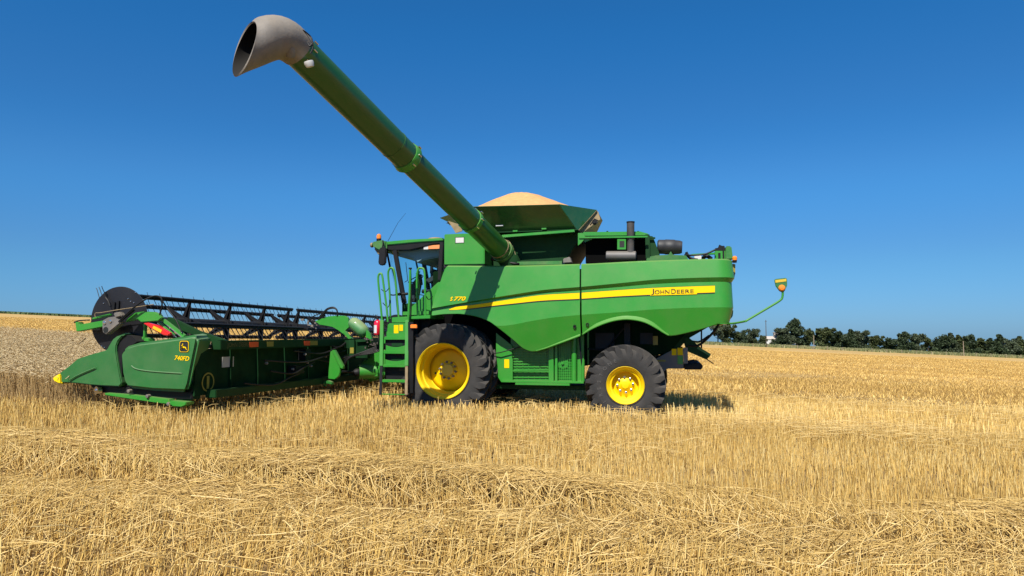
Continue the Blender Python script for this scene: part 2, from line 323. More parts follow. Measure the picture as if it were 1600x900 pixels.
def stubble():
    out = []
    for z0, z1, dens, wd, sides in ((3.4, 8, 330, .0088, 3), (8, 13, 300, .0095, 3), (13, 20, 200, .0125, 1), (20, 32, 110, .018, 1), (32, 60, 60, .023, 1), (60, 110, 22, .045, 1), (110, 190, 8, .08, 1)):
        hw = .735 * z1 * 1.08 + 1; N = int(dens * (z1 - z0) * 2 * hw)
        X = RNG.uniform(-hw, hw, N); Y = RNG.uniform(z0, z1, N); k = inside_fan(X, Y) & not_crop(X, Y); X, Y = X[k], Y[k]
        X, Y = rows(X, Y); wv = bandw(X, Y); N = len(X)
        h = .195 + .048 * RNG.normal(size=N) + .02 * nz(X, Y, .5)
        lean = .10 + .05 * np.abs(RNG.normal(size=N))
        patch = nz(X, Y, .35)
        laid = np.clip((patch - .55) * 3, 0, 1) * (Y > 8)                     # driven-over spots
        fr = (wv < -1.9); lean = np.where(fr, .10 + .18 * np.abs(RNG.normal(size=N)), lean)
        mid = (wv > -1.85) & (wv < -1.10); lean = np.where(mid, .6, lean); h = np.where(mid, h * .55, h); fc = (wv > -1.1) & (wv < 0); h = np.where(fc, h * 1.25, h)
        h = np.where(fr, h * 1.15, h) * (1 - .45 * laid); lean = lean + .6 * laid
        a = RNG.uniform(0, 6.28, N); a = np.where(fr & (RNG.random(N) < .5), RNG.normal(.3, .5, N), a)
        dx, dy = X - MX, Y - MY; ym = -s_ * dx - c_ * dy; xm = -c_ * dx + s_ * dy       # swathing passes leave long bands along the driving direction
        pas = (np.sin(ym * 1.9 + .8 * np.sin(xm * .11)) * .35 + np.sin(ym * .62 + 1.3 + .5 * np.sin(xm * .05)) * .45 + np.sin(ym * .21 + 2) * .35) * (1 if z0 >= 13 else .35)
        h = h * (1 + .10 * pas) * (1 if z0 < 20 else (.78 if z0 < 32 else .52)); lean = lean + (0 if z0 < 20 else .35)
        D = np.stack([np.cos(a) * lean, np.sin(a) * lean, np.ones(N)], 1); D /= np.linalg.norm(D, axis=1)[:, None]
        P = np.stack([X, Y, gz(X, Y) - .01], 1); W = wd * RNG.uniform(.6, 1.4, N)
        V, Q = blades(P, D, h, W, None, sides); r_ = np.clip(RNG.beta(1.3, 1.3, N) * .95 + .10 * nz(X, Y, .8) - (.0 if z0 < 20 else .24) + .16 * pas, 0, 1)
        nvb = 9 if sides == 3 else 4; rr = np.repeat(r_, nvb)
        out.append((V, Q, rr))
    V, Q, r_ = merge(out); o = np_mesh('stubble', V, Q, r_, STUB); tag(o, 'golden cut wheat stubble standing over the whole field', 'stubble', kind='stuff')
stubble()

def straw():
    out = []
    def put(X, Y, H, ang, tilt, L, W, bendz, lo=0, hi=1):
        N = len(X); D = np.stack([np.cos(ang) * np.cos(tilt), np.sin(ang) * np.cos(tilt), np.sin(tilt)], 1)
        P = np.stack([X, Y, gz(X, Y) + H], 1) - D * L[:, None] / 2
        bend = np.stack([RNG.normal(0, .03, N), RNG.normal(0, .03, N), bendz], 1)
        V, Q = blades(P, D, L, W, bend, 3); out.append((V, Q, np.repeat(np.clip(RNG.beta(1.8, 1.8, N) * (hi - lo) + lo, 0, 1), 9)))
    # main swath: a lumpy mat lying on the stubble
    N = 13500; X = RNG.uniform(-6.6, 6.2, N); d = RNG.beta(1.2, 1.7, N); wv = .12 - .80 * d
    Y = 7.0 - .155 * X + .08 * nz(X, 0 * X, 1.1) + wv
    lump = np.clip(.62 + .6 * nz(X, Y, 1.5), 0, 1.1)
    keep = RNG.random(N) < np.clip(-.1 + 1.2 * lump, .08, 1); X, Y, d, lump = X[keep], Y[keep], d[keep], lump[keep]; N = len(X)
    H = .175 + .085 * lump * (.5 + .5 * np.sin(np.clip(d, 0, 1) * math.pi)) + .05 * RNG.random(N) - .05 * (1 - lump)
    flow = .9 * nz(X + 9, Y, .9)
    put(X, Y, H, flow + RNG.normal(-.08, .42, N), RNG.normal(0, .13, N), RNG.uniform(.18, .5, N), RNG.uniform(.0035, .008, N), RNG.uniform(-.02, .05, N), .0, .92)
    # straw hanging down the near face of the swath
    N = 1500; X = RNG.uniform(-6, 5.6, N); Y = 7.0 - .155 * X + .08 * nz(X, 0 * X, 1.1) - RNG.uniform(.7, 1.15, N)
    put(X, Y, RNG.uniform(.08, .26, N), RNG.normal(-1.2, .9, N), -RNG.uniform(.2, 1.0, N), RNG.uniform(.15, .42, N), RNG.uniform(.005, .0095, N), RNG.uniform(-.02, .04, N), .1, 1)
    # pressed-down strip nearer the viewer
    N = 11000; X = RNG.uniform(-5.8, 5.4, N); Y = 7.0 - .155 * X - 1.1 - RNG.beta(1.6, 1.6, N) * .95 + .12 * nz(X, 0 * X, 1.3)
    lump = np.clip(.45 + .8 * nz(X + 4, Y, 1.8), 0, 1); k = RNG.random(N) < .25 + .75 * lump; X, Y, lump = X[k], Y[k], lump[k]; N = len(X)
    flow = 1.1 * nz(X, Y + 5, .8)
    put(X, Y, .04 + .13 * lump * RNG.random(N) + .05 * RNG.random(N), flow + RNG.normal(.15, .55, N), RNG.normal(.05, .2, N), RNG.uniform(.15, .45, N), RNG.uniform(.004, .0085, N), RNG.uniform(-.01, .04, N), .0, .95)
    # front: sparse loose straws caught among the stalks
    N = 2600; X = RNG.uniform(-5, 5, N); Y = RNG.uniform(3.9, 5.6, N)
    put(X, Y, RNG.uniform(.05, .27, N), RNG.normal(.2, .9, N), RNG.normal(.15, .35, N), RNG.uniform(.12, .45, N), RNG.uniform(.0045, .009, N), RNG.uniform(-.01, .04, N), .1, 1)
    # scattered over the stubble behind, and small windrows further off
    N = 5000; Y = RNG.uniform(7.5, 20, N); X = RNG.uniform(-1, 1, N) * .78 * Y; k = not_crop(X, Y) & (nz(X, Y, .6) > .1); X, Y = X[k], Y[k]; N = len(X)
    put(X, Y, RNG.uniform(.12, .27, N), RNG.normal(0, .6, N), RNG.normal(0, .2, N), RNG.uniform(.12, .4, N), RNG.uniform(.004, .008, N), RNG.uniform(-.01, .03, N), .2, 1)
    for cx, cy, lx, ly, N, hh in ((5.5, 12.5, 3, .9, 500, .2), (9, 17, 7, 1.6, 500, .2)):
        X = cx + RNG.normal(0, 1, N) * lx * .6; Y = cy - .16 * (X - cx) + RNG.normal(0, 1, N) * ly; sc = max(1, cy / 12)
        put(X, Y, hh + .05 * RNG.random(N), RNG.normal(-.1, .4, N), RNG.normal(0, .12, N), RNG.uniform(.2, .5, N) * sc**.4, RNG.uniform(.004, .008, N) * sc, RNG.uniform(0, .03, N), .3, 1)
    V, Q, r_ = merge(out); o = np_mesh('loose_straw', V, Q, r_, STRAW); tag(o, 'pale threshed straw lying in a swath on the stubble', 'straw', kind='stuff')
straw()

def standing_crop():
    st, ea = [], []
    # x forward of the cutter bar, y from the near edge of the strip away from the viewer
    for y0, y1, x0, x1, dens, k in ((5.4, 6.05, 4.75, 17, 420, 1), (3, 5.4, 4.75, 20, 420, 1.0), (-4, 3, 4.75, 27, 210, 1.3), (-17, -4, 4.75, 44, 80, 2.0)):
        N = int(dens * (y1 - y0) * (x1 - x0)); x = RNG.uniform(x0, x1, N); y = RNG.uniform(y0, y1, N) + .10 * nz(x, 0 * x, 2)
        X = MX - c_ * x - s_ * y; Y = MY + s_ * x - c_ * y; kk = (X > -.80 * Y - 1); X, Y = X[kk], Y[kk]; N = len(X)
        lean = .12 + .10 * np.abs(RNG.normal(size=N)); a = RNG.normal(2.6, .8, N); h = .60 + .05 * RNG.normal(size=N) + .04 * nz(X, Y, .7)
        D = np.stack([np.cos(a) * lean, np.sin(a) * lean, np.ones(N)], 1); D /= np.linalg.norm(D, axis=1)[:, None]
        P = np.stack([X, Y, gz(X, Y)], 1)
        V, Q = blades(P, D, h, .006 * k * RNG.uniform(.7, 1.3, N), None, 3); st.append((V, Q, np.repeat(RNG.beta(2, 2, N), 9)))
        T = P + D * h[:, None]; dr = RNG.uniform(-.9, .6, N); D2 = np.stack([np.cos(a), np.sin(a), dr], 1); D2 /= np.linalg.norm(D2, axis=1)[:, None]
        V, Q = blades(T - D2 * .01, D2, RNG.uniform(.045, .08, N) * k**.3, .011 * k**.7 * RNG.uniform(.8, 1.3, N), None, 3); ea.append((V, Q, np.repeat(RNG.beta(2, 2, N), 9)))
    V, Q, r_ = merge(st); o = np_mesh('standing_wheat', V, Q, r_, WHEAT); tag(o, 'uncut ripe wheat standing in front of the header, grey-tan ears on top', 'wheat crop', kind='stuff')
    V2, Q2, r2 = merge(ea); e = np_mesh('ears', V2, Q2, r2, EARS); e.parent = o; e['kind'] = 'stuff'
standing_crop()

def tufts(name, pts, hgt, wdt, m, label, cat, n=2, lean=.35):
    P = np.array(pts); N = len(P); a = RNG.uniform(0, 6.28, N); l_ = lean * RNG.random(N)
    D = np.stack([np.cos(a) * l_, np.sin(a) * l_, np.ones(N)], 1); D /= np.linalg.norm(D, axis=1)[:, None]
    V, Q = blades(P, D, hgt * RNG.uniform(.5, 1.2, N), wdt * RNG.uniform(.6, 1.5, N), None, 1)
    r_ = np.clip(RNG.beta(2, 2, N) + .25 * nz(P[:, 0], P[:, 1], .05), 0, 1)
    o = np_mesh(name, V, Q, np.repeat(r_, 4), m); tag(o, label, cat, kind='stuff'); return o
def far_land():
    # verge: a low bank with grass between field and trees on the right
    FZ = 430
    N = 26000; X = RNG.uniform(60, 420, N); Y = FZ + RNG.uniform(0, 26, N); k = (RNG.random(N) < 1); 
    bank = np.clip((Y - FZ) / 26, 0, 1) * .9
    pts = np.stack([X, Y, gz(X, Y) + bank - .1], 1)
    tufts('grass_verge', pts, 1.3, .55, VERGE, 'green and straw-coloured rough grass verge along the far field edge', 'grass')
    xs = np.linspace(40, 520, 60); V = []; Qs = []
    for x in xs:
        for yy, h in ((FZ - 3, -.15), (FZ + 6, .2), (FZ + 26, .8), (FZ + 60, .8), (FZ + 70, -.2)): V.append((x, yy, gz(x, yy) + h))
    for i in range(len(xs) - 1):
        for j in range(4): Qs.append((i * 5 + j, (i + 1) * 5 + j, (i + 1) * 5 + j + 1, i * 5 + j + 1))
    mb = MB(); mb.add(V, Qs); o = mb.build('road_bank', mat('bank_grass', (.16, .17, .07), .95, var=.3, vscale=.3), ang=80); tag(o, None, None, kind='structure')
    # far crop on the crest at the left and behind the machine
    N = 30000; X = RNG.uniform(-420, 60, N); Y = RNG.uniform(430, 448, N)
    pts = np.stack([X, Y, gz(X, Y) - .2], 1)
    h = .75 + .35 * nz(X, Y, .08)
    o = tufts('far_crop', pts, 1.5, .7, FARC, 'dark green row crop forming the thin far horizon line at left', 'crop')
far_land()

# ------------------------------------------------------------------ trees
def crown_mesh(kind, seed):
    rg = np.random.default_rng(seed); L = []
    if kind == 'broad':                            # height 1, lobes
        lob = [(rg.normal(0, .20), rg.normal(0, .20), rg.uniform(.18, .86), rg.uniform(.09, .20)) for _ in range(20)] + [(rg.normal(0, .2), rg.normal(0, .2), .16, .16) for _ in range(3)] + [(0, 0, .55, .26)]
    elif kind == 'wide':
        lob = [(rg.uniform(-.62, .62), rg.normal(0, .2), rg.uniform(.30, .68) , rg.uniform(.16, .26)) for _ in range(20)]
    elif kind == 'thin':
        lob = [(rg.normal(0, .16), rg.normal(0, .16), rg.uniform(.25, .85), rg.uniform(.08, .15)) for _ in range(11)]
    else:                                          # cone: upright conifer with ragged tiers
        lob = []
        for t in np.linspace(.14, .93, 12):
            for _ in range(3):
                r_ = .30 * (1 - t)**.75 * rg.uniform(.5, 1.1); a = rg.uniform(0, 6.28)
                lob.append((math.cos(a) * r_, math.sin(a) * r_, t, .05 + .13 * (1 - t)))
    for x, y, z, r_ in lob:
        n = int(80 + 3400 * r_**1.6); d = rg.normal(size=(n, 3)); d /= np.linalg.norm(d, axis=1)[:, None]
        L.append(np.array([x, y, z]) + d * r_ * (rg.uniform(.25, 1.12, (n, 1))) * [1, 1, .85])
    P = np.concatenate(L); P = P[(P[:, 2] > .05) & (P[:, 2] < 1.03)]; n = len(P); s = (.034 if kind != 'thin' else .028) * rg.uniform(.5, 1.3, (n, 1))
    a = rg.normal(size=(n, 3)); a /= np.linalg.norm(a, axis=1)[:, None]; b = np.cross(a, rg.normal(size=(n, 3))); b /= np.linalg.norm(b, axis=1)[:, None]
    V = np.stack([P - a * s - b * s * .6, P + a * s - b * s * .7, P + a * s * .7 + b * s * .6, P - a * s * .8 + b * s * .7], 1).reshape(-1, 3)
    lo = np.repeat(rg.random(n), 4)
    return V, np.arange(4 * n).reshape(-1, 4), lo
_crowns = {}
def tree(u, vtop, Y, kind, label, seed, group='trees along the far field edge', lift=0, light=False, wid=1.0, base=None, tone=0):
    X = (u - 800) / F * Y; g = gz(X, Y) + .5
    top = WD(u, vtop, Y).z; H = top - g
    root = bpy.data.objects.new('tree', None); COL.objects.link(root); root.location = (X, Y, g); tag(root, label, 'tree', group)
    root.rotation_euler = (0, 0, random.uniform(0, 6.28) if kind != 'wide' else random.uniform(-.3, .3))
    key = (kind, seed % 4, light, tone)
    if key not in _crowns:
        V, Q, r_ = crown_mesh(kind, seed % 4 + 10 * len(kind)); o = np_mesh('crown', V, Q, r_, LEAFL if light else (LEAF, LEAF2, LEAF3, LEAF)[tone % 4]); _crowns[key] = o
    else:
        o = _crowns[key].copy(); COL.objects.link(o)
    o.parent = root; o.scale = (H * wid, H * wid, H)
    mb = MB(); mb.tube([(0, 0, -.6), (.05, 0, H * .3), (0, .1, H * .62), (.1, 0, H * .85)], [H * .028, H * .02, H * .013, H * .004], 7)
    for k in range(5):
        a = k * 1.4 + seed; z = H * (.22 + .09 * k); mb.tube([(0, 0, z), (math.cos(a) * H * .12, math.sin(a) * H * .12, z + H * .09), (math.cos(a) * H * .2, math.sin(a) * H * .2, z + H * .2)], [H * .011, H * .007, H * .003], 5)
    mb.build('trunk', BARK, root)
T = [  # u, v of the top, depth, kind, label
 (1121, 502, 420, 'thin', 'loose grey-green tree half hidden behind the rear of the combine', 1, 1.0),
 (1134, 506, 425, 'broad', 'small dark tree just right of the combine, left of the wide low tree', 2, 1.0),
 (1158, 513, 430, 'broad', 'left half of the wide low tree clump between combine and utility pole', 3, .9),
 (1174, 513.5, 432, 'broad', 'round mid-green tree left of the bare utility pole', 1, .9),
 (1190, 524, 425, 'broad', 'small bush-like tree at the foot of the utility pole', 2, .95),
 (1215, 522, 428, 'broad', 'low dark tree at the right corner of the white farmhouse', 3, .9),
 (1242, 497, 440, 'broad', 'tallest dark round-crowned tree right of the white farmhouse', 0, .92),
 (1226, 512, 430, 'broad', 'shorter dark tree leaning on the left side of the tallest tree', 1, .95),
 (1262, 513, 437, 'thin', 'thin branchy tree on the right flank of the tallest tree', 2, 1.0),
 (1274, 512, 445, 'thin', 'pale sparse tree standing in the gap behind the light post', 3, 1.0),
 (1287, 511, 440, 'broad', 'dense dark tree right of the light post, first of the long row', 2, .95),
 (1304, 510.5, 442, 'broad', 'broad dark twin of the first dense tree, second of the long row', 3, .95),
 (1328, 515, 440, 'cone', 'narrow dark tree with a notch of sky on its left, third of the long row', 0, 1.0),
 (1344, 516, 440, 'broad', 'fourth tree of the long row, pointed top right of the narrow one', 1, .85),
 (1366, 524, 445, 'broad', 'low rounded tree right of the sky gap, fifth of the long row', 2, 1.1),
 (1387, 525, 446, 'broad', 'low ragged tree in the dip of the long row, sixth along', 3, 1.1),
 (1411, 518, 445, 'broad', 'taller full tree right of the dip, seventh of the long row', 0, .95),
 (1428, 521, 446, 'broad', 'tree joined to the right of the seventh, before the second sky gap', 1, .9),
 (1448, 526, 448, 'thin', 'thin grey tree just right of the second sky gap', 2, 1.0),
 (1466, 519, 448, 'broad', 'full dark tree right of the thin grey one', 3, 1.0),
 (1483, 521, 449, 'cone', 'pointed conifer left of the second light pole', 1, 1.1),
 (1496, 524, 449, 'cone', 'shorter conifer directly behind the second light pole', 2, 1.1),
 (1514, 522, 450, 'broad', 'rounded tree right of the second light pole with a raised top', 0, .95),
 (1529, 528, 451, 'broad', 'lower tree between the raised-top tree and the small conifers', 2, 1.1),
 (1545, 529, 451, 'cone', 'small conifer with ragged top near the right end of the row', 3, 1.15),
 (1559, 523, 451, 'cone', 'taller pointed conifer, fourth tree from the right edge', 0, 1.0),
 (1577, 528, 452, 'broad', 'rounded dark tree, third tree from the right edge', 1, 1.15),
 (1591, 526, 452, 'cone', 'pointed conifer, second tree from the right edge', 2, 1.1),
 (1604, 529, 452, 'broad', 'dark tree cut by the right edge of the picture', 3, 1.1)]
for u, v, Y, kd, lb, sd, wd_ in T:
    tree(u, v - 1, Y + 34, kd, lb, sd, light=(kd == 'thin' and sd in (3,)), wid=wd_ * (.98 if kd == 'broad' else 1.05), tone=sd)

def farmhouse():
    Y = 470; A = WD(1196, 536, Y); g = gz(A.x, Y) + .5; r_ = bpy.data.objects.new('farmhouse', None); COL.objects.link(r_); r_.location = (A.x + 5, Y, g); tag(r_, 'small white farmhouse with pale roof half hidden by trees', 'house')
    k = Y / F
    m = MB(); m.box((-5.5, -3, -.3), (7, 4, 4.6)); m.build('wall', CONC, r_)
    m = MB(); m.prism([(-5.9, -3.4, 4.6), (7.4, -3.4, 4.6), (7.4, .5, 6.6), (-5.9, .5, 6.6)], (0, 0, .15)); m.prism([(-5.9, 4.4, 4.6), (7.4, 4.4, 4.6), (7.4, .5, 6.61), (-5.9, .5, 6.61)], (0, 0, .15)); rf = m.build('roof', ROOFM, r_)
    m = MB(); m.box((.8, -.6, 5.2), (4, 1.4, 9.0)); m.box((.5, -.9, 9.0), (4.3, 1.7, 9.4)); m.build('water_tower', ROOFM, r_)
    for x in (-3.5, 0, 4.2):
        m = MB(); m.box((x, -3.06, 1.2), (x + 1.1, -3.0, 2.5)); m.build('window', BLACK, r_)
farmhouse()
def shed():
    Y = 468; A = WD(1232, 537, Y); g = gz(A.x, Y) + .5; r_ = bpy.data.objects.new('shed', None); COL.objects.link(r_); r_.location = (A.x, Y, g); tag(r_, 'low white shed glimpsed under the tallest tree', 'shed')
    m = MB(); m.box((-4, -2, -.3), (4, 2, 2.4)); m.build('wall', CONC, r_)
    m = MB(); m.prism([(-4.3, -2.3, 2.4), (4.3, -2.3, 2.4), (4.3, 2.3, 3.1), (-4.3, 2.3, 3.1)], (0, 0, .12)); m.build('roof', ROOFM, r_)
shed()
def pole(u, v0, Y, label, m_, arm=True):
    A = WD(u, v0, Y); g = gz(A.x, Y) + .2; H = A.z - g; r_ = bpy.data.objects.new('utility_pole', None); COL.objects.link(r_); r_.location = (A.x, Y, g); tag(r_, label, 'utility pole')
    m = MB(); m.tube([(0, 0, -.5), (0, 0, H)], [.26, .18], 8); m.build('pole', m_, r_)
    if arm: m = MB(); m.box((-.7, -.1, H - .9), (.7, .1, H - .7)); m.build('crossarm', m_, r_)
pole(1196.5, 500, 425, 'tall bare dark utility pole left of the white farmhouse', BARK)
pole(1271.3, 524, 425, 'short pale post standing in the gap right of the tallest tree', WOOD, False)
pole(1505, 533, 425, 'pale utility pole in front of the conifers at right', WOOD, False)
def fence():
    r_ = bpy.data.objects.new('fence', None); COL.objects.link(r_); Y = 424; r_.location = (180, Y, gz(180, Y)); tag(r_, 'low wire fence on thin posts along the far grass verge', 'fence')
    for i in range(26):
        X = 110 + i * 9.0; z = gz(X, Y); h = 1.9 + .5 * random.random(); m = MB(); m.tube([(X - 180, 0, z - gz(180, Y) - .3), (X - 180 + random.uniform(-.1, .1), 0, z - gz(180, Y) + h)], .13, 5); m.build('post', WOOD, r_)
    m = MB()
    for h in (.7, 1.3): m.tube([(110 - 180, .1, gz(110, Y) - gz(180, Y) + h), (335 - 180, .1, gz(335, Y) - gz(180, Y) + h)], .015, 4)
    m.build('wire', GREY, r_)
fence()

# ================================================================== COMBINE
CMB = machine_root('combine_harvester', (0, 0, 0)); tag(CMB, 'large green combine harvester with yellow wheels and stripe, unloading auger raised, standing on stubble', 'combine harvester')
def side_pt(u, v, y): p = S(u, v, 1.7); return Vector((p.x, y, p.z))
Tt = hcurve([(675, 486), (677, 470), (687, 441), (696, 417), (699, 414.6), (760, 415), (907, 412), (1000, 407.5), (1080, 404.8), (1146, 403.5)])
G1 = hcurve([(670, 483), (700, 477.5), (732, 472), (795, 461.5), (857, 452.5), (907, 448.5), (965, 443), (1030, 436.8), (1095, 434), (1146, 433)])
def G2(u): return G1(u) + np.interp(u, [675, 740, 907, 1030, 1146], [.6, 2, 5, 6.5, 7])
C2 = hcurve([(670, 500), (700, 503), (760, 508), (784, 509), (800, 507.5), (828, 502), (866, 496), (907, 492), (965, 488), (1030, 483), (1095, 480.5), (1146, 480)])
Bf = hcurve([(675, 493), (695, 490.5), (715, 490), (740, 493), (763, 501), (780, 513), (800, 530), (818, 545.5), (830, 549), (845, 546), (870, 537.5), (907, 524)])
Br = hcurve([(907, 524), (925, 513.5), (950, 503.5), (965, 500), (978, 498.8), (992, 500), (1005, 503), (1025, 513), (1036, 520), (1045, 524), (1080, 517.5), (1110, 509), (1130, 501), (1146, 490)])
def yprof(u, z, z1, z2, zc, zt):
    """outward offset of the shield at height z"""
    if z > zt - .03: return 1.70 - (z - zt + .03) * 1.6
    if z >= z1: return 1.745 - .045 * min(1, (z - z1) / max(zt - z1, .01))
    if z >= z2: return 1.69 + .055 * (z - z2) / max(z1 - z2, .004)
    if z >= zc: return 1.69 + .02 * (z2 - z) / max(z2 - zc, .01)
    return 1.71 - .27 * (zc - z)
def shield(us, B, wrap, name, ysign=1, lip_end=True):
    mb = MB(); cols = []
    for u in us:
        zt, z1, z2, zc, zb = [side_pt(u, f(u), 1.7).z for f in (Tt, G1, G2, C2, B)]
        z1, z2, zc = min(z1, zt), min(z2, zt), min(zc, zt)
        z1, z2, zc = max(z1, zb), max(z2, zb), max(zc, zb)
        zs = [zt] + list(np.linspace(zt - .03 if zt - .03 > z1 else z1, z1, 4)) + list(np.linspace(z1, z2, 3)) + list(np.linspace(z2, zc, 4)) + [zc - .01 if zc - .01 > zb else zb] + list(np.linspace(min(zc, max(zb, zc - .01)), zb, 6))
        ys = [yprof(u, z, z1, z2, zc, zt) for z in zs]
        x = side_pt(u, 450, 1.7).x
        cols.append([(x, y, z, 0) for y, z in zip(ys, zs)])
    pts = []
    for c in cols:
        col = [(x, y, z) for x, y, z, _ in c]; x, y, z = col[-1]
        pts.append([(col[0][0], col[0][1] - .10, col[0][2] - .004)] + col + [(x, y - .012, z - .012), (x, y - .055, z - .004), (x, y - .055, z + .03)])
    if wrap:                                       # round the rear corner and run across the back
        last = cols[-1]; rad = .30
        for t in np.linspace(0, 1, 9)[1:]:
            a = t * math.pi / 2; col = []
            for x, y, z, _ in last:
                o_ = y - 1.70; rr = rad + o_; col.append((x - math.sin(a) * rr, 1.40 + math.cos(a) * rr, z))
            x, y, z = col[-1]; pts.append([(col[0][0] + .08 * math.sin(a), col[0][1] - .1 * math.cos(a), col[0][2])] + col + [(x, y, z - .012), (x + .05 * math.sin(a), y - .05 * math.cos(a), z - .004), (x + .05 * math.sin(a), y - .05 * math.cos(a), z + .03)])
        e = pts[-1]; pts.append([(p[0], 0, p[2]) for p in e])
    n = len(pts[0]); V = [(x, y * ysign, z) for c in pts for x, y, z in c]
    mb.add(V, [(i * n + j, (i + 1) * n + j, (i + 1) * n + j + 1, i * n + j + 1) for i in range(len(pts) - 1) for j in range(n - 1)])
    return mb
fu = [675, 676, 677.5, 680, 684, 688, 692, 695, 697, 699] + list(np.linspace(703, 906, 60))
ru = list(np.linspace(908.6, 1121, 64))
f1 = shield(fu, Bf, False, 'f').build('side_panel', GREEN, CMB, ang=14); f1['label'] = 'front green side panel with the tapered start of the yellow stripe'
f2 = shield(ru, Br, True, 'r').build('side_panel', GREEN, CMB, ang=14); f2['label'] = 'rear green side panel arching over the rear wheel'
shield(fu, Bf, False, 'f', -1).build('side_panel', GREEN, CMB, ang=14)
shield(ru, Br, True, 'r', -1).build('side_panel', GREEN, CMB, ang=14)
def flare(us, B, px, par, out):
    mb = MB(); rowz = []
    for u in us:
        zt, z1, z2, zc, zb = [side_pt(u, f(u), 1.7).z for f in (Tt, G1, G2, C2, B)]; h = px(u) / F * 14.3; x = side_pt(u, 450, 1.7).x
        yo = yprof(u, zb + h, z1, z2, zc, zt); yb = yprof(u, zb, z1, z2, zc, zt)
        rowz.append([(x, yo - .002, zb + h), (x, max(yo, yb) + out * .5, zb + h * .45), (x, max(yo, yb) + out, zb + .006), (x, max(yo, yb) + out - .004, zb - .008), (x, yb - .03, zb - .004)])
    n = 5; mb.add([p for r_ in rowz for p in r_], [(i * n + j, (i + 1) * n + j, (i + 1) * n + j + 1, i * n + j + 1) for i in range(len(rowz) - 1) for j in range(n - 1)])
    mb.build('edge_flange', GREEN, par, ang=20)
flare(list(np.linspace(909, 1044, 50)), Br, lambda u: np.interp(u, [909, 930, 978, 1020, 1044], [2, 5.5, 5.5, 6.5, 1.5]), f2, .06)
flare(list(np.linspace(835, 905, 26)), Bf, lambda u: np.interp(u, [835, 870, 905], [.8, 2.4, 3.2]), f1, .03)
# panel latches
for u, v, p in ((897.5, 510, f1), (917.5, 507, f2)):
    q = side_pt(u, v, 1.66); mb = MB(); mb.lathe([(-.02, .001), (-.02, .034), (.012, .034), (.012, .02), (-.01, .018), (-.01, .001)], (q.x, 1.66, q.z), (0, 1, 0), 14); mb.build('latch', BLACK, p)
# yellow stripe following the panel
St = hcurve([(702, 483.3), (712, 479.6), (735, 477), (770, 472), (800, 467.5), (850, 460.8), (907, 457.5), (965, 453.5), (1030, 449.5), (1117, 446.4)])
Sb = hcurve([(702, 484.3), (712, 484), (735, 482), (770, 477.8), (800, 474.5), (850, 469.5), (907, 466.8), (965, 463), (1030, 460), (1117, 456.8)])
def stripe(us, par):
    for k, (T_, B_, dy, m_) in enumerate(((lambda u: St(u) - .4, lambda u: Sb(u) + 1.6, .006, DARKT), (St, Sb, .010, YELD))):
        mb = MB(); V = []
        for u in us:
            for v in (T_(u), B_(u)):
                z = side_pt(u, v, 1.7).z; zt, z1, z2, zc = [side_pt(u, f(u), 1.7).z for f in (Tt, G1, G2, C2)]
                p = side_pt(u, v, yprof(u, z, z1, z2, zc, zt)); V.append((p.x, p.y + dy, p.z))
        n = len(us); mb.add(V, [(2 * i, 2 * i + 2, 2 * i + 3, 2 * i + 1) for i in range(n - 1)]); mb.build('stripe' if k else 'stripe_dark_edge', m_, par)  # dark band below, slightly wider than the yellow one over it
stripe([702, 706, 712] + list(np.linspace(720, 905.5, 34)), f1); stripe(list(np.linspace(909, 1117, 36)), f2)
def put_text(txt, u0, v0, u1, v1, hpx, y, name, m_, par, shear=0, bold=0, dy=.014):
    a, b = side_pt(u0, v0, y), side_pt(u1, v1, y); a.y += dy; b.y += dy; L = (b - a).length; hh = abs(side_pt(u0, v0 - hpx, y).z - side_pt(u0, v0, y).z)
    t = text_mb(txt, 1, (0, 0, 0), (1, 0, 0), (0, 1, 0), 0, shear, bold); xs = [v[0] for v in t.v]; ys = [v[1] for v in t.v]
    W_, H_ = max(xs) - min(xs), max(ys) - min(ys); ex = (b - a).normalized(); ez = Vector((0, 0, 1)); x0 = min(xs); y0 = min(ys)
    t.v = [tuple(a + ex * ((x - x0) / W_ * L) + ez * ((yy - y0) / H_ * hh)) for x, yy, _ in t.v]
    t.cur = 0; return t.build(name, m_, par)
# maker's name: large first letters, small capitals; a yellow tab behind it
mb = MB(); V = [side_pt(u, v, 1.70) for u, v in ((1016, 459), (1016, 461.8), (1089, 459.8), (1089, 456.5))]; mb.add([(p.x, p.y + .013, p.z) for p in V], [(0, 1, 2, 3)]); mb.build('stripe_tab', YELD, f2)
put_text('J', 1017.5, 460.9, 1022.0, 460.7, 9.3, 1.70, 'lettering', DARKT, f2, dy=.018)
put_text('OHN', 1023.0, 459.8, 1046.0, 459.0, 6.6, 1.70, 'lettering', DARKT, f2, dy=.018)
put_text('D', 1049.0, 459.2, 1056.0, 459.0, 7.8, 1.70, 'lettering', DARKT, f2, dy=.018)
put_text('EERE', 1057.5, 458.7, 1084.0, 457.9, 6.0, 1.70, 'lettering', DARKT, f2, dy=.018)
put_text('S', 704.2, 470.5, 709.0, 470.4, 6.6, 1.705, 'lettering', YELD, f1, shear=.3, bold=.03, dy=.046)
put_text('770', 710.0, 470.3, 729.0, 469.9, 6.6, 1.705, 'lettering', YELD, f1, shear=.3, bold=.03, dy=.046)

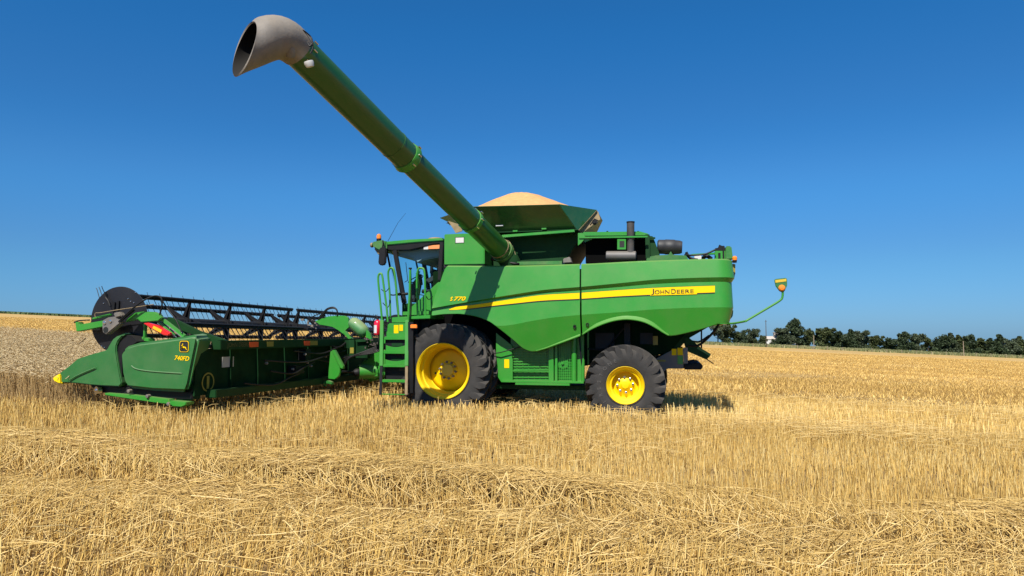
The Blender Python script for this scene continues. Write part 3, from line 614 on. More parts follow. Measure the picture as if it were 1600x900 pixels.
# inner body, chassis and underside
mb = MB(); mb.prism([S(u, v, .95) for u, v in ((676, 424), (906, 420), (1118, 414), (1118, 492), (1072, 520), (1045, 552), (925, 570), (780, 594), (742, 560), (700, 497), (676, 492))], (0, -1.9, 0)); mb.build('inner_body', mat('inner_shade_green', (.004, .018, .006), .8, spec=.05, var=.3), CMB, bev=.02)  # green taken almost to black for the shade under the side panels
mb = MB(); mb.prism([S(u, v, .96) for u, v in ((640, 487), (800, 485), (800, 560), (742, 561), (700, 522), (652, 517))], (0, -1.92, 0)); mb.build('wheel_arch_liner', SHADEBLK, CMB)  # filler block, the shade above the wheel put into its colour
mb = MB(); mb.box((-3.25, -1.2, .52), (-.75, 1.2, .62)); mb.tube([(0, -1.4, .93), (0, 1.4, .93)], .17, 14); mb.box((-.3, -.9, .7), (.35, .9, 1.3)); mb.build('chassis', GREENDK, CMB, bev=.015)
mb = MB(); mb.tube([(-3.63, -1.25, .70), (-3.63, 1.25, .70)], .10, 12); mb.box((-3.75, -.5, .6), (-3.5, .5, .95)); mb.box((-3.8, -.35, .8), (-3.45, .35, 1.4)); mb.build('rear_axle', GREENDK, CMB, bev=.01)
# cleaning-shoe side with slatted guards, set back under the panel
yl = 1.36
def sbox(u0, v0, u1, v1, y0, y1): a, b = S(u0, v0, y0), S(u1, v1, y0); return (a.x, y0, a.z), (b.x, y1, b.z)
lg = MB(); lg.side([(775, 520), (800, 540), (800, 597), (783, 597), (775, 585)], yl, yl - .05); lg.box(*sbox(857, 520, 865, 597, yl + .02, yl - .06)); lg.box(*sbox(867, 530, 871, 597, yl + .02, yl - .04))
lg.box(*sbox(783, 594, 912, 599.5, yl + .05, yl - .5)); lg.box(*sbox(805, 598, 890, 603, yl + .09, yl - .1)); lg.box(*sbox(800, 578.5, 858, 581.5, yl + .01, yl - .03)); lg.box(*sbox(798, 560, 801, 596, yl + .01, yl - .05))
lg.build('lower_frame', GREEN, CMB, bev=.006)
mb = MB(); a, b = S(897, 520, yl - .02), S(897, 596, yl - .02); mb.tube([a, b], .055, 14); a, b = S(911, 562, yl), S(911, 596, yl); mb.tube([a, b], .035, 10); mb.build('upright_tube', GREEN, CMB)
mb = MB()
for k in range(15):
    v = 536 + k * 4.1; a, b = S(800, v, yl - .06), S(857, v, yl - .06); mb.bar(a, b, .012, .022)
for k in range(6): u = 808 + k * 9; mb.bar(S(u, 532, yl - .075), S(u, 595, yl - .075), .01, .014, up=(1, 0, 0))
mb.build('slatted_guard', GREEN, CMB)
mb = MB(); mb.side([(798, 520), (912, 520), (912, 597), (798, 597)], 1.27, 1.15); mb.build('shoe_side', GREEN, CMB)
mb = MB()
for k in range(8): u = 871 + k * 3.2; mb.bar(S(u, 530, yl - .05), S(u, 594, yl - .05), .008, .01, up=(1, 0, 0))
for k in range(15): v = 534 + k * 4; mb.bar(S(870, v, yl - .06), S(895, v, yl - .06), .008, .008)
mb.lathe([(0, .001), (0, .12), (.05, .12), (.05, .03), (.09, .03), (.09, .001)], S(880, 567, 1.25), (0, 1, 0), 18); mb.build('mesh_guard', GREEN, CMB)
mb = MB(); mb.box(*sbox(788, 561.5, 795.5, 575, yl + .006, yl)); mb.build('warning_sticker', YELD, CMB)
mb = MB(); mb.tube([S(740, 556, 1.3), S(781, 551, 1.45), S(810, 543, 1.45), S(850, 533, 1.3)], .012, 6); mb.tube([S(905, 520, 1.3), S(908, 560, 1.4), S(912, 590, 1.3)], .018, 6); mb.build('hose', BLACK, CMB)
# things in the rear wheel arch
mb = MB(); mb.box(*sbox(930, 520, 960, 545, 1.05, .9)); mb.box(*sbox(1000, 520, 1020, 538, 1.02, .9)); mb.box(*sbox(975, 505, 985, 545, 1.1, .95)); mb.tube([S(918, 545, 1.1), S(945, 548, 1.1), S(960, 530, 1.1), S(975, 512, 1.1)], .02, 6); mb.tube([S(925, 560, 1.15), S(950, 552, 1.15), S(975, 548, 1.15)], .015, 6)
mb.build('arch_fittings', BLACK, CMB, bev=.005)
mb = MB(); mb.box(*sbox(1020, 525, 1028, 539, .98, .95)); mb.build('warning_sticker', OLIVE, CMB)

# ---- wheels
def tyre(Rr, W, rim, nl, lugh, seed=0):
    mb = MB(); w2 = W / 2; R0 = Rr - lugh
    prof = [(-w2 * .72, rim), (-w2 * .88, rim + .02), (-w2 * .97, rim + (R0 - rim) * .30), (-w2, rim + (R0 - rim) * .52), (-w2 * .955, rim + (R0 - rim) * .70), (-w2 * .90, R0 - .07), (-w2 * .80, R0 - .022), (-w2 * .4, R0), (0, R0 + .004)]
    prof = prof + [(-a, r_) for a, r_ in reversed(prof[:-1])]
    mb.lathe(prof, (0, 0, 0), (0, 1, 0), 64)
    # bead ring on the sidewalls
    for sg in (-1, 1): mb.lathe([(sg * (w2 * .90), rim + .018), (sg * (w2 * .93), rim + .03), (sg * (w2 * .965), rim + .05)], n=64)
    for sg in (-1, 1):
        for i in range(nl):
            a0 = 2 * math.pi * (i + (.5 if sg > 0 else 0)) / nl
            secs = []
            for t in np.linspace(0, 1, 7):
                y = sg * (w2 * (-.06) + w2 * 1.0 * t); da = (t**1.15) * (2 * math.pi / nl) * 1.35; hw = (.024 + .010 * t) / R0
                if t > .98: top = Rr - .125; bot = R0 - .17; y = sg * w2 * 1.0
                elif t > .8: top = Rr - .020; bot = R0 - .12; y = sg * w2 * .955
                else: top = Rr; bot = R0 - .02
                secs.append((y, a0 + da, hw, top, bot))
            V = []
            for y, a, hw, top, bot in secs:
                for da, r_ in ((-hw * 1.45, bot), (-hw, top), (hw, top), (hw * 1.45, bot)): V.append((math.cos(a + da) * r_, y, math.sin(a + da) * r_))
            fs_ = [(j * 4 + k, (j + 1) * 4 + k, (j + 1) * 4 + (k + 1) % 4, j * 4 + (k + 1) % 4) for j in range(6) for k in range(4)] + [(0, 1, 2, 3), (27, 26, 25, 24)]
            mb.add(V, fs_)
    return mb
def front_wheel(y, outer, sgn=1):
    e = bpy.data.objects.new('front_wheel', None); COL.objects.link(e); e.parent = CMB; e.location = (0, (y - (.06 if outer else 0)) * sgn, .935); e.rotation_euler = (0, R(8) if outer else R(0), 0 if sgn > 0 else math.pi)
    tyre(.97, .53, .535, 22, .078).build('tyre', RUB, e, ang=28)
    mb = MB()
    if outer:
        mb.lathe([(.235, .535), (.258, .556), (.262, .563), (.262, .572), (.250, .572), (.236, .566)], n=72)
        mb.lathe([(.262, .563), (.240, .545), (.215, .520), (.10, .503), (.085, .478), (-.12, .470), (-.20, .462), (-.22, .44), (-.215, .36), (-.14, .20), (-.10, .185), (-.10, .001)], n=72)
        mb.lathe([(-.26, .535), (-.24, .45), (-.22, .44)], n=72)
    else:
        mb.lathe([(.262, .563), (.215, .520), (.0, .49), (-.2, .50), (-.262, .563)], n=60); mb.lathe([(.1, .49), (.12, .2), (.12, .001)], n=40)
    mb.build('rim', YEL, e, ang=28)
    if outer:
        mb = MB(); mb.lathe([(-.10, .132), (-.06, .130), (-.045, .118), (-.04, .04), (-.035, .001)], n=30); mb.build('hub', mat('hub_yellow', (.60, .42, .02), .5, dust=.3), e)
        for k in range(10):
            a = 2 * math.pi * (k + .5) / 10; mb = MB(); mb.lathe([(-.12, .026), (-.07, .026), (-.065, .02), (-.065, .014), (-.02, .014), (-.02, .001)], (math.cos(a) * .172, 0, math.sin(a) * .172), n=8); mb.build('wheel_nut', GREY, e)
        mb = MB(); mb.lathe([(-.185, .022), (-.165, .022), (-.165, .001)], (.31, .0, -.03), n=12); mb.build('rim_hole', BLACK, e)
for sg in (1, -1): front_wheel(1.93, True, sg); front_wheel(1.26, False, sg)
def rear_wheel(sgn=1):
    e = bpy.data.objects.new('rear_wheel', None); COL.objects.link(e); e.parent = CMB; e.location = (-3.63, 1.42 * sgn, .675); e.rotation_euler = (0, R(5), R(5) if sgn > 0 else math.pi + R(5))
    tyre(.80, .64, .345, 20, .074).build('tyre', RUB, e, ang=28)
    mb = MB(); mb.lathe([(.285, .345), (.305, .362), (.312, .368), (.312, .376), (.298, .376), (.285, .362)], n=60)
    mb.lathe([(.312, .368), (.285, .345), (.26, .318), (.235, .305), (.225, .272), (.10, .262), (.075, .25), (.085, .21), (.115, .17), (.15, .09), (.17, .07), (.175, .001)], n=60); mb.lathe([(-.312, .366), (-.2, .30), (.05, .26)], n=48); mb.build('rim', YEL, e, ang=26)
    for k in range(8):
        a = 2 * math.pi * k / 8; mb = MB(); mb.lathe([(.08, .026), (.14, .026), (.145, .018), (.165, .018), (.165, .001)], (math.cos(a) * .155, 0, math.sin(a) * .155), n=8); mb.build('wheel_nut', CHROME, e)
    # raised letters on the sidewall
    for k, ch in enumerate('FIRESTONE'):
        a = R(106 + (8 - k) * 15); t = text_mb(ch, .10, (0, 0, 0), (1, 0, 0), (0, 1, 0), 0); r_ = .52; V = []
        for x, y, _ in t.v:
            x -= .035; y -= .035
            rad = Vector((-math.cos(a), 0, math.sin(a))); tan = Vector((-math.sin(a), 0, -math.cos(a)))
            V.append(tuple(rad * (r_ + y) + tan * x + Vector((0, .3245, 0))))
        t.v = V; t.build('sidewall_letter', mat('letter_rubber', (.085, .08, .075), .8) if k == 0 else bpy.data.materials['letter_rubber'], e)
for sg in (1, -1): rear_wheel(sg)

# ---- cab
yc = .92
def P(u, v, y=yc): return S(u, v, y)
mb = MB(); mb.side([(602, 377.5), (640, 374), (692, 371.5), (692, 376.5), (650, 379), (602, 383.5)], yc + .06, -yc - .06); mb.build('cab_roof', GREEN, CMB, bev=.02)
mb = MB(); mb.side([(603, 383), (650, 379), (692, 376.5), (692, 380), (675, 381.5), (655, 387), (640, 390.5), (612, 391), (604, 390)], yc + .03, -yc - .03); mb.build('roof_lining', BLACK, CMB, bev=.01)
mb = MB(); mb.side([(580, 378), (596, 375), (604, 377), (604, 390), (594, 393), (583, 387)], yc + .1, -yc - .1); vz = mb.build('roof_visor', GREEND, CMB, bev=.03)
for y in (.93, .6, .3, -.3, -.6, -.93):
    p = S(583, 383, yc); mb = MB(); mb.lathe([(0, .001), (0, .055), (.03, .06), (.05, .05)], (p.x + .0, y, p.z), (1, 0, 0), 12); mb.build('work_light', DUSTREFL, vz)
mb = MB(); mb.side([(584, 388), (600, 391), (596, 400), (590, 397)], yc + .02, yc - .25); mb.build('side_light', DUSTREFL, CMB, bev=.015)
# pillars
for sg in (1, -1):
    mb = MB()
    for a, b, wpx in (((617, 391), (632, 474), .10), ((690.5, 379), (687, 438), .09), ((603.5, 388), (610, 420), .03)):
        mb = MB(); pa, pb = P(*a), P(*b); pa.y *= sg; pb.y *= sg; mb.bar(pa, pb, .07, wpx, up=(1, 0, 0)); mb.build('cab_pillar', BLACK, CMB, bev=.01)
    mb = MB(); q = [(616, 391), (688, 381), (685, 440), (640, 482), (632, 474)]; mb.add([Vector((P(u, v).x, sg * (yc - .02), P(u, v).z)) for u, v in q], [tuple(range(len(q)))]); mb.build('side_window', GLASS, CMB)
# windscreen, curved between the pillars and bulging forward
mb = MB(); V = []; nn_ = 14
for i in range(nn_ + 1):
    y = (1 - 2 * i / nn_) * (yc - .02); bul = .34 * (1 - (y / yc)**2)
    for u, v in ((612, 391), (615, 420), (622, 450), (634, 476)): p = P(u, v); V.append((p.x + bul, y, p.z))
mb.add(V, [(i * 4 + j, (i + 1) * 4 + j, (i + 1) * 4 + j + 1, i * 4 + j + 1) for i in range(nn_) for j in range(3)]); mb.build('windscreen', GLASS, CMB, ang=60)
# lower cab body and floor
mb = MB(); mb.side([(640, 482), (684, 441), (690, 440), (695, 418), (693, 440), (676, 492), (640, 492)], yc + .32, yc - .1); mb.build('cab_side_skin', GREEN, CMB, bev=.01)
mb = MB(); mb.side([(628, 474), (690, 474), (690, 496), (628, 496)], yc, -yc); mb.build('cab_floor', GREENDK, CMB, bev=.01)
mb = MB(); mb.side([(684, 384), (697, 384), (697, 478), (680, 478)], -.25, -yc - .1); mb.build('cab_rear_wall', HEAD, CMB)
mb = MB(); mb.side([(622, 388), (688, 380), (688, 401), (672, 404), (660, 407), (652, 412), (647, 405), (636, 402), (622, 401)], .75, -.8); mb.build('headliner', HEAD, CMB, bev=.03)
seat = MB(); seat.side([(655, 452), (674, 452), (675, 458), (655, 458)], .35, -.25); seat.side([(671, 420), (679, 420), (680, 454), (673, 454)], .32, -.2); sto = seat.build('seat', SEAT, CMB, bev=.05)
mb = MB(); mb.side([(664, 437), (684, 426), (686, 434), (670, 443)], .55, .35); mb.build('armrest', SEAT, sto, bev=.02)
mb = MB(); mb.side([(642, 445), (650, 434), (654, 436), (650, 458), (646, 472), (640, 472)], .15, -.15); st_ = mb.build('steering_column', SEAT, CMB, bev=.02)
p = S(650, 437, 0); mb = MB(); mb.lathe([(0, .19), (.012, .2), (.024, .19), (.012, .18), (0, .19)], p, (.45, 0, .9), 24); mb.build('steering_wheel', BLACK, st_)
mb = MB(); mb.side([(649, 430), (658, 428), (660, 445), (651, 447)], -.45, -.5); mb.build('cab_monitor', BLACK, CMB, bev=.01)
mb = MB(); mb.box(*sbox(662, 383.5, 669, 389.5, yc + .004, yc - .004)); mb.build('window_sticker', WHITE, CMB)
mb = MB(); mb.box(*sbox(669, 383, 687, 388.5, yc + .004, yc - .004)); mb.build('window_sticker', mat('pale_orange', (.75, .25, .08), .5), CMB)
# beacon, mirrors, aerial
p = S(592, 377, yc); mb = MB(); mb.lathe([(-.03, .001), (-.03, .055), (.06, .055), (.06, .04)], p, (0, 0, 1), 16); bc = mb.build('beacon', BLACK, CMB)
mb = MB(); mb.lathe([(.06, .052), (.11, .056), (.15, .045), (.17, .02), (.172, .001)], p, (0, 0, 1), 16); mb.build('lens', ORANGE, bc)
mb = MB(); mb.side([(592.5, 387), (600.5, 385.5), (603.5, 389), (602, 412), (598, 415), (592, 414), (590.5, 411)], yc + .34, yc + .26); mr_ = mb.build('mirror', BLACK, CMB, bev=.02)
mb = MB(); mb.tube([S(598, 376, yc), S(599, 380, yc + .3), S(597.5, 388, yc + .3)], .018, 8); mb.build('mirror_arm', BLACK, mr_)
mb = MB(); mb.side([(672, 412), (676, 413), (677, 428), (671, 428)], -yc - .5, -yc - .56); mb.build('mirror', BLACK, CMB, bev=.02)
mb = MB(); mb.tube([S(606, 377, .6), S(622, 348, .6), S(634, 333, .6)], [.006, .004, .003], 5); mb.build('aerial', BLACK, CMB)
p = S(681, 373.5, .6); mb = MB(); mb.lathe([(-.02, .20), (.015, .17), (.03, .1), (.032, .001)], p, (0, 0, 1), 24); mb.build('roof_receiver', DUSTREFL, CMB)
mb = MB()
for a, b in (((634, 410), (637, 438)), ((637, 438), (632, 441))): mb.tube([S(*a, yc + .05), S(*b, yc + .05)], .008, 5)
mb.tube([S(650, 427, -.2), S(653, 440, -.2)], .01, 5); mb.build('wiper', BLACK, CMB)

# ---- platform, ladder, rails
yp = 1.45
mb = MB(); mb.side([(612, 496), (672, 492), (672, 498), (640, 499), (640, 504.5), (612, 504.5)], yp + .45, .6); mb.side([(629, 487), (673, 485.5), (673, 492), (629, 493)], yp - .1, .7); pf = mb.build('platform', GREEN, CMB, bev=.01)
def Y_l(v): return 2.12 + (v - 500) / 115 * .24     # ladder leans out towards the ground
def LB(mb, u0, v0, u1, v1, dep, dy=0): y = Y_l((v0 + v1) / 2) + dy; a, b = S(u0, v0, y), S(u1, v1, y); mb.box((a.x, y, a.z), (b.x, y - dep, b.z))
mb = MB(); mb.side([(606, 505), (636, 505), (634, 527), (604, 527)], 1.96, 1.90); mb.build('ladder_riser', GREEN, CMB, bev=.005)
mb = MB(); mb.box(*sbox(615.5, 508, 622.5, 521, 1.966, 1.96)); mb.box(*sbox(624, 507.5, 629.5, 517, 1.966, 1.96)); mb.build('warning_sticker', YELD, CMB)
for k, (v0, v1, ul, ur) in enumerate(((526, 531, 600, 635), (547.5, 553, 599, 635), (569.5, 574, 598, 635), (593, 598, 594, 635), (615, 617.5, 592, 634))):
    mb = MB(); LB(mb, ul, v0, ur, v1, .12 if k < 4 else .05)
    st1 = mb.build('ladder_step', GREEN, CMB, bev=.006)
    if k < 3:
        y = Y_l(v0) - .03; n_ = 8; top = [(ul + 4 + (ur - ul - 6) * i / n_, v0 - 8 + 5.5 * (1 - (2 * i / n_ - 1)**2) * .5) for i in range(n_ + 1)]
        mb = MB(); mb.side(top + [(ur - 2, v0), (ul + 4, v0)], y, y - .02); mb.build('kick_plate', GREEN, st1)
for us_, in (((597.0, 595.0),), ((636.5, 635.5),)):
    mb = MB(); mb.bar(S(us_[0], 500, Y_l(500)), S(us_[0] - 1, 572, Y_l(572)), .05, .075, up=(1, 0, 0)); mb.build('ladder_rail', GREEN, CMB, bev=.006)
    mb = MB(); mb.bar(S(us_[0] - 1, 572, Y_l(572)), S(us_[1] - .6, 617, Y_l(617)), .03, .06, up=(1, 0, 0)); mb.build('ladder_rail', BLACK if us_[0] < 600 else DUSTREFL, CMB, bev=.006)
mb = MB(); mb.side([(602, 528), (634, 528), (634, 594), (601, 594)], 2.12, 2.08); mb.build('battery_box', BLACK, CMB, bev=.005)
for v_ in (536, 559): mb = MB(); mb.box(*sbox(612, v_, 629, v_ + 5, 2.126, 2.12)); mb.build('box_plate', GREENDK, CMB)
def smooth(pts, k=5):
    P_ = [Vector(p) for p in pts]; o_ = []
    for i in range(len(P_) - 1):
        a, b, c, d = P_[max(i - 1, 0)], P_[i], P_[i + 1], P_[min(i + 2, len(P_) - 1)]
        for j in range(k):
            t = j / k; o_.append(.5 * ((2 * b) + (c - a) * t + (2 * a - 5 * b + 4 * c - d) * t * t + (3 * b - a - 3 * c + d) * t**3))
    return o_ + [P_[-1]]
def rail(uv, y, r_=.023, m_=GREEN, name='handrail', par=CMB, k=5, n=8):
    mb = MB(); ys = y if isinstance(y, (list, tuple)) else [y] * len(uv); mb.tube(smooth([S(u, v, yy) for (u, v), yy in zip(uv, ys)], k), r_, n); return mb.build(name, m_, par, ang=50)
rail([(599, 520), (595, 480), (591, 440), (591.5, 430), (594, 427.5), (597, 430), (600, 450), (604, 480), (606, 503)], 1.98)
rail([(610, 498), (609, 460), (606.5, 430), (608, 421), (612, 418.5), (616, 424), (619, 450), (623, 496)], 1.5)
rail([(613, 419.5), (618, 440), (620, 470), (623, 497)], 1.3, .022, GREENDK)
rail([(641, 422), (640, 460), (637.5, 503)], 1.98, .026, k=2)
rail([(653, 500), (651.5, 460), (651.5, 430), (654, 420), (658, 419), (662.5, 422), (664, 440), (664.5, 495)], 1.6)
rail([(653, 498), (655, 450), (653, 432), (656, 424)], 1.2, .014, GREENDK)
rail([(641.5, 420), (642.5, 470), (641, 503)], 1.75, .018, BLACK, k=2)
p = S(641, 420.5, 1.98); mb = MB(); mb.lathe([(0, .001), (0, .035), (.03, .035), (.03, .001)], p, (0, 0, 1), 10); mb.build('rail_cap', BLACK, CMB)
rail([(596, 452), (602, 456), (608, 450)], 1.7, .009, BLACK, 'safety_chain'); rail([(598, 473), (606, 480), (610, 470)], 1.7, .009, BLACK, 'safety_chain')
rail([(608, 460), (616, 461), (627, 457)], 1.4, .014, BLACK, 'grab_bar'); rail([(641, 462), (648, 472), (652, 466)], 1.7, .009, BLACK, 'safety_chain'); rail([(652, 460), (664, 462), (670, 468), (676, 463)], 1.5, .010, GREENDK, 'grab_bar'); rail([(622, 460), (637, 459)], 1.2, .03, BLACK, 'grab_bar')
mb = MB(); mb.box(*sbox(641, 507, 651, 513, 2.29, 2.22)); mb.build('marker_lamp', ORANGE, CMB, bev=.01)
mb = MB(); mb.box(*sbox(642, 500, 653, 540, 1.64, 1.5)); mb.side([(655, 494), (672, 493), (674, 503), (668, 512), (655, 520), (650, 505)], 1.5, 1.2); mb.tube(smooth([S(648, 522, 1.6), S(655, 530, 1.65), (S(650, 540, 1.6)), S(643, 560, 1.6)]), .03, 8); mb.build('valve_block', BLACK, CMB, bev=.01)
mb = MB(); mb.side([(637.5, 503), (645.5, 503), (645, 614), (638, 614)], 2.24, 2.20); mb.build('axle_guard', BLACK, CMB)

# ---- tank side box, grain tank and its fold-out extension
mb = MB(); mb.side([(694, 366), (757, 363.5), (757, 413), (694, 414)], 1.62, -1.62); tb = mb.build('front_tank_box', GREEN, CMB, bev=.015)
mb = MB(); mb.box(*sbox(712, 371.5, 724.5, 379, 1.628, 1.62)); mb.build('label_plate', WHITE, tb)
mb = MB(); mb.box(*sbox(712 - .8, 370.7, 725.3, 379.8, 1.624, 1.62)); mb.build('label_frame', DARKT, tb)
mb = MB(); mb.side([(693, 413.6), (757, 412.6), (757, 418), (694, 418)], 1.58, -1.58); mb.build('box_gap_shade', DARKT, CMB)  # dark strip standing for the shaded gap under the tank box
zt = S(800, 362, 1.35).z; zb_ = S(800, 412, 1.6).z; x0 = S(757, 400, 1.5).x; x1 = S(903, 400, 1.35).x; x2 = S(897, 360, 1.35).x
mb = MB(); mb.prism([(x0 + .05, .98, zb_ - .1), (x1 + .36, .98, zb_ - .1), (x1 + .30, .98, zb_ + .12), (x1, .98, zt - .12), (x1, .98, zt), (x0 + .05, .98, zt)], (0, -1.96, 0)); mb.prism([(x0, .98, zt - .02), (x1, .98, zt - .02), (x1, 1.3, zt - .01), (x0, 1.3, zt - .01)], (0, 0, .03))
mb.build('grain_tank', GREENDK, CMB, bev=.01)
mb = MB(); mb.side([(784, 367), (897, 358.5), (898, 362.5), (784, 371.5)], 1.36, 1.28); mb.build('tank_rail', GREEN, CMB, bev=.006)
for u in (805, 850): p = S(u, 362 - (u - 805) * .08, 1.35); mb = MB(); mb.box((p.x - .05, 1.28, p.z), (p.x + .05, 1.36, p.z + .03)); mb.build('hinge', GREEN, CMB)
mb = MB(); mb.side([(800, 409), (878, 407.5), (878, 413), (800, 414)], 1.55, 1.2); mb.build('deck_strip', GREEND, CMB)
mb = MB(); mb.side([(880, 404), (890, 401), (893, 410), (880, 411)], 1.5, 1.3); mb.build('deck_fitting', GREY, CMB, bev=.01)
# extension: eight panels flaring out of the tank top
def M8():
    zbm = zt; bx0, bx1 = x0 + .28, x1 + .03; by = 1.18
    A = S(740, 322.5, 1.62); B_ = S(873, 319, 1.62); Rr1 = S(932, 328, .62); Rr2 = S(938, 338, -.45); Fr1 = S(688, 340, .35)
    top = [Vector((A.x, 1.62, A.z)), Vector((B_.x, 1.62, B_.z)), Vector((Rr1.x, .62, Rr1.z)), Vector((Rr1.x, -.62, Rr1.z - .03)), Vector((B_.x, -1.62, B_.z)), Vector((A.x, -1.62, A.z)), Vector((Fr1.x, -.35, Fr1.z)), Vector((Fr1.x, .35, Fr1.z))]
    # bottom rectangle corners; corner webs rise from them
    c = [Vector((bx0, by, zbm)), Vector((bx1, by, zbm)), Vector((bx1, -by, zbm)), Vector((bx0, -by, zbm))]
    return top, c
top8, c4 = M8()
def panel(pts, th, name, m_, par=CMB):
    n_ = (Vector(pts[1]) - Vector(pts[0])).cross(Vector(pts[2]) - Vector(pts[0])).normalized(); mb = MB(); mb.prism(pts, n_ * th); return mb.build(name, m_, par)
EXTG = mat('tank_extension_paint', (.010, .075, .014), .30, coat=.5, var=.1, vscale=2, dust=.06)
panel([c4[0], c4[1], top8[1], top8[0]], .015, 'tank_extension_panel', EXTG)
panel([c4[1], top8[2], top8[1]], .008, 'tank_corner_web', EXTG)
panel([c4[1], c4[2], top8[3], top8[2]], .015, 'tank_extension_panel', DUSTREFL)  # rear flap coloured tan for the field reflected in its dusty paint
panel([c4[2], top8[4], top8[3]], .008, 'tank_corner_web', EXTG)
panel([c4[2], c4[3], top8[5], top8[4]], .015, 'tank_extension_panel', EXTG)
panel([c4[3], top8[6], top8[5]], .008, 'tank_corner_web', EXTG)
panel([c4[3], c4[0], top8[7], top8[6]], .015, 'tank_extension_panel', EXTG)
panel([c4[0], top8[0], top8[7]], .008, 'tank_corner_web', EXTG)
a = S(908, 356, .9); b = S(936, 330, .55)
mb = MB(); mb.prism([S(905, 362, .95), S(912, 362.5, .95), S(938, 343, .55), S(935, 331, .55), S(931, 329, .55)], (0, -.05, 0)); mb.build('tank_reflection_patch', DUSTREFL, CMB, bev=.005)  # tan patch painted for the field's reflection on the dusty rear flap
p = S(929, 347, .97); mb = MB(); mb.lathe([(-.05, .001), (-.05, .06), (0, .06), (0, .03), (.03, .03), (.03, .001)], p, (0, 1, 0), 12); mb.tube([S(922, 352, .96), S(929, 342, .96), S(935, 345, .96)], .015, 6); mb.build('tank_latch', BLACK, CMB)
mb = MB(); mb.prism([S(700, 345, .9), S(712, 364, .9), S(722, 361, .9), S(722, 352, .9)], (0, -.03, 0)); mb.build('tank_reflection_patch', DUSTREFL, CMB)  # tan patch painted for the field's reflection on the front flap
mb = MB(); a = c4[0].lerp(top8[0], .28).lerp(c4[1].lerp(top8[1], .28), .22); mb.box((a.x - .16, a.y + .02, a.z - .012), (a.x, a.y + .035, a.z + .012)); mb.build('label_plate', WHITE, CMB)
# grain heap
def heap():
    cx = S(815, 319, 0).x; rz = top8[1].z - .06; n = 64; mb = MB(); rings = []
    pk = S(812, 300.5, 0); Ht = pk.z - rz; ctr = Vector((pk.x, 0, rz))
    loop = []
    T_ = top8
    for i in range(8):
        for j in range(8): loop.append(T_[i].lerp(T_[(i + 1) % 8], j / 8))
    for k, t in enumerate(np.linspace(1, 0, 15)):
        hh = Ht * (1 - t**1.55 if t > .3 else 1 - t**1.55) ; hh = Ht * (1 - (math.sqrt(t * t + .10) - .3162) / (math.sqrt(1.10) - .3162))
        for q in loop: rings.append(Vector((ctr.x + (q.x - ctr.x) * t * .925, q.y * t * .925, rz - .02 - (.05 if k == 0 else 0) + hh + (q.z - rz - .06) * t**4)) + Vector((0, 0, random.uniform(-.008, .008))))
    m_ = len(loop); fs_ = [(k * m_ + i, k * m_ + (i + 1) % m_, (k + 1) * m_ + (i + 1) % m_, (k + 1) * m_ + i) for k in range(14) for i in range(m_)]
    mb.add([w_ for w_ in rings], fs_); o = mb.build('grain_heap', GRAIN, None, ang=80)
    for v in o.data.vertices: v.co = v.co - ctr
    o.location = m2w(ctr); o.rotation_euler = (0, 0, MROT); tag(o, 'golden heap of harvested grain mounded above the open tank of the combine', 'grain')
heap()

# ---- unloading auger
A0 = WM(786, 394, 14.62); A1 = WM(466, 79, 9.9)
def LA(t): return A0.lerp(A1, t)
t1, t2 = .115, .60
aug = MB(); aug.tube([LA(-.005), LA(.21)], .222, 40); AT = aug.build('auger_tube', TUBEG, CMB, ang=60)
mb = MB(); mb.tube([LA(.21), LA(.565)], .228, 40); mb.build('tube_section', TUBEG, AT, ang=60)
mb = MB(); mb.tube([LA(.565), LA(1.0)], .250, 40); mb.build('tube_section', TUBEG, AT, ang=60)
mb = MB(); mb.tube([LA(.20), LA(.215)], .245, 40); mb.build('flange', GREEN, AT, ang=60)
mb = MB(); mb.tube([LA(.548), LA(.556), LA(.572)], [.262, .285, .262], 40); mb.build('flange', GREEN, AT, ang=60)
mb = MB(); mb.tube([LA(.62), LA(.626)], .256, 40); mb.build('flange', TUBEG, AT, ang=60)
dA = (A1 - A0).normalized(); sd = dA.cross(Vector((0, 0, 1))).normalized(); upA = sd.cross(dA)
for k, (t, m_) in enumerate(((.21, CHROME), (.56, CHROME), (.985, CHROME))):
    for j in range(7):
        g = R(-20 + 40 * j); q = LA(t) + (sd * math.cos(g) + upA * math.sin(g)) * (.29 if k == 1 else .27); mb = MB(); mb.tube([q - dA * .035, q + dA * .035], .014, 6); mb.build('clamp_bolt', m_, AT)
# pivot elbow at the base
e0 = LA(-.005); e1 = Vector((e0.x - .15, e0.y - .12, e0.z - .28)); e2 = Vector((e1.x - .05, e1.y - .15, e1.z - .35))
mb = MB(); mb.tube(smooth([e0 + dA * .05, e0 - dA * .05, e1, e2]), .215, 28); mb.build('elbow', GREENDK, AT, ang=50)
mb = MB(); mb.tube([LA(-.004), LA(.010)], .24, 32); mb.build('flange', GREEND, AT, ang=50)
mb = MB(); mb.tube([LA(.025), LA(.029)], .230, 32); mb.build('flange', DUSTREFL, AT, ang=50)
mb = MB(); mb.tube(smooth([S(768, 404, 1.55), S(790, 409, 1.6), S(806, 412, 1.6), S(812, 412, 1.5)]), .025, 8); mb.tube([S(767, 406, 1.5), S(800, 411, 1.55)], .018, 6); mb.build('hydraulic_line', BLACK, CMB)
mb = MB(); mb.tube(smooth([LA(.01) + upA * .24, LA(-.02) + upA * .3 - sd * 0, S(803, 395, 1.5), S(806, 408, 1.5)]), .03, 7); mb.tube([S(800, 384, 1.5), S(802, 400, 1.5)], .02, 6); mb.build('pivot_latch', DUSTREFL, CMB)
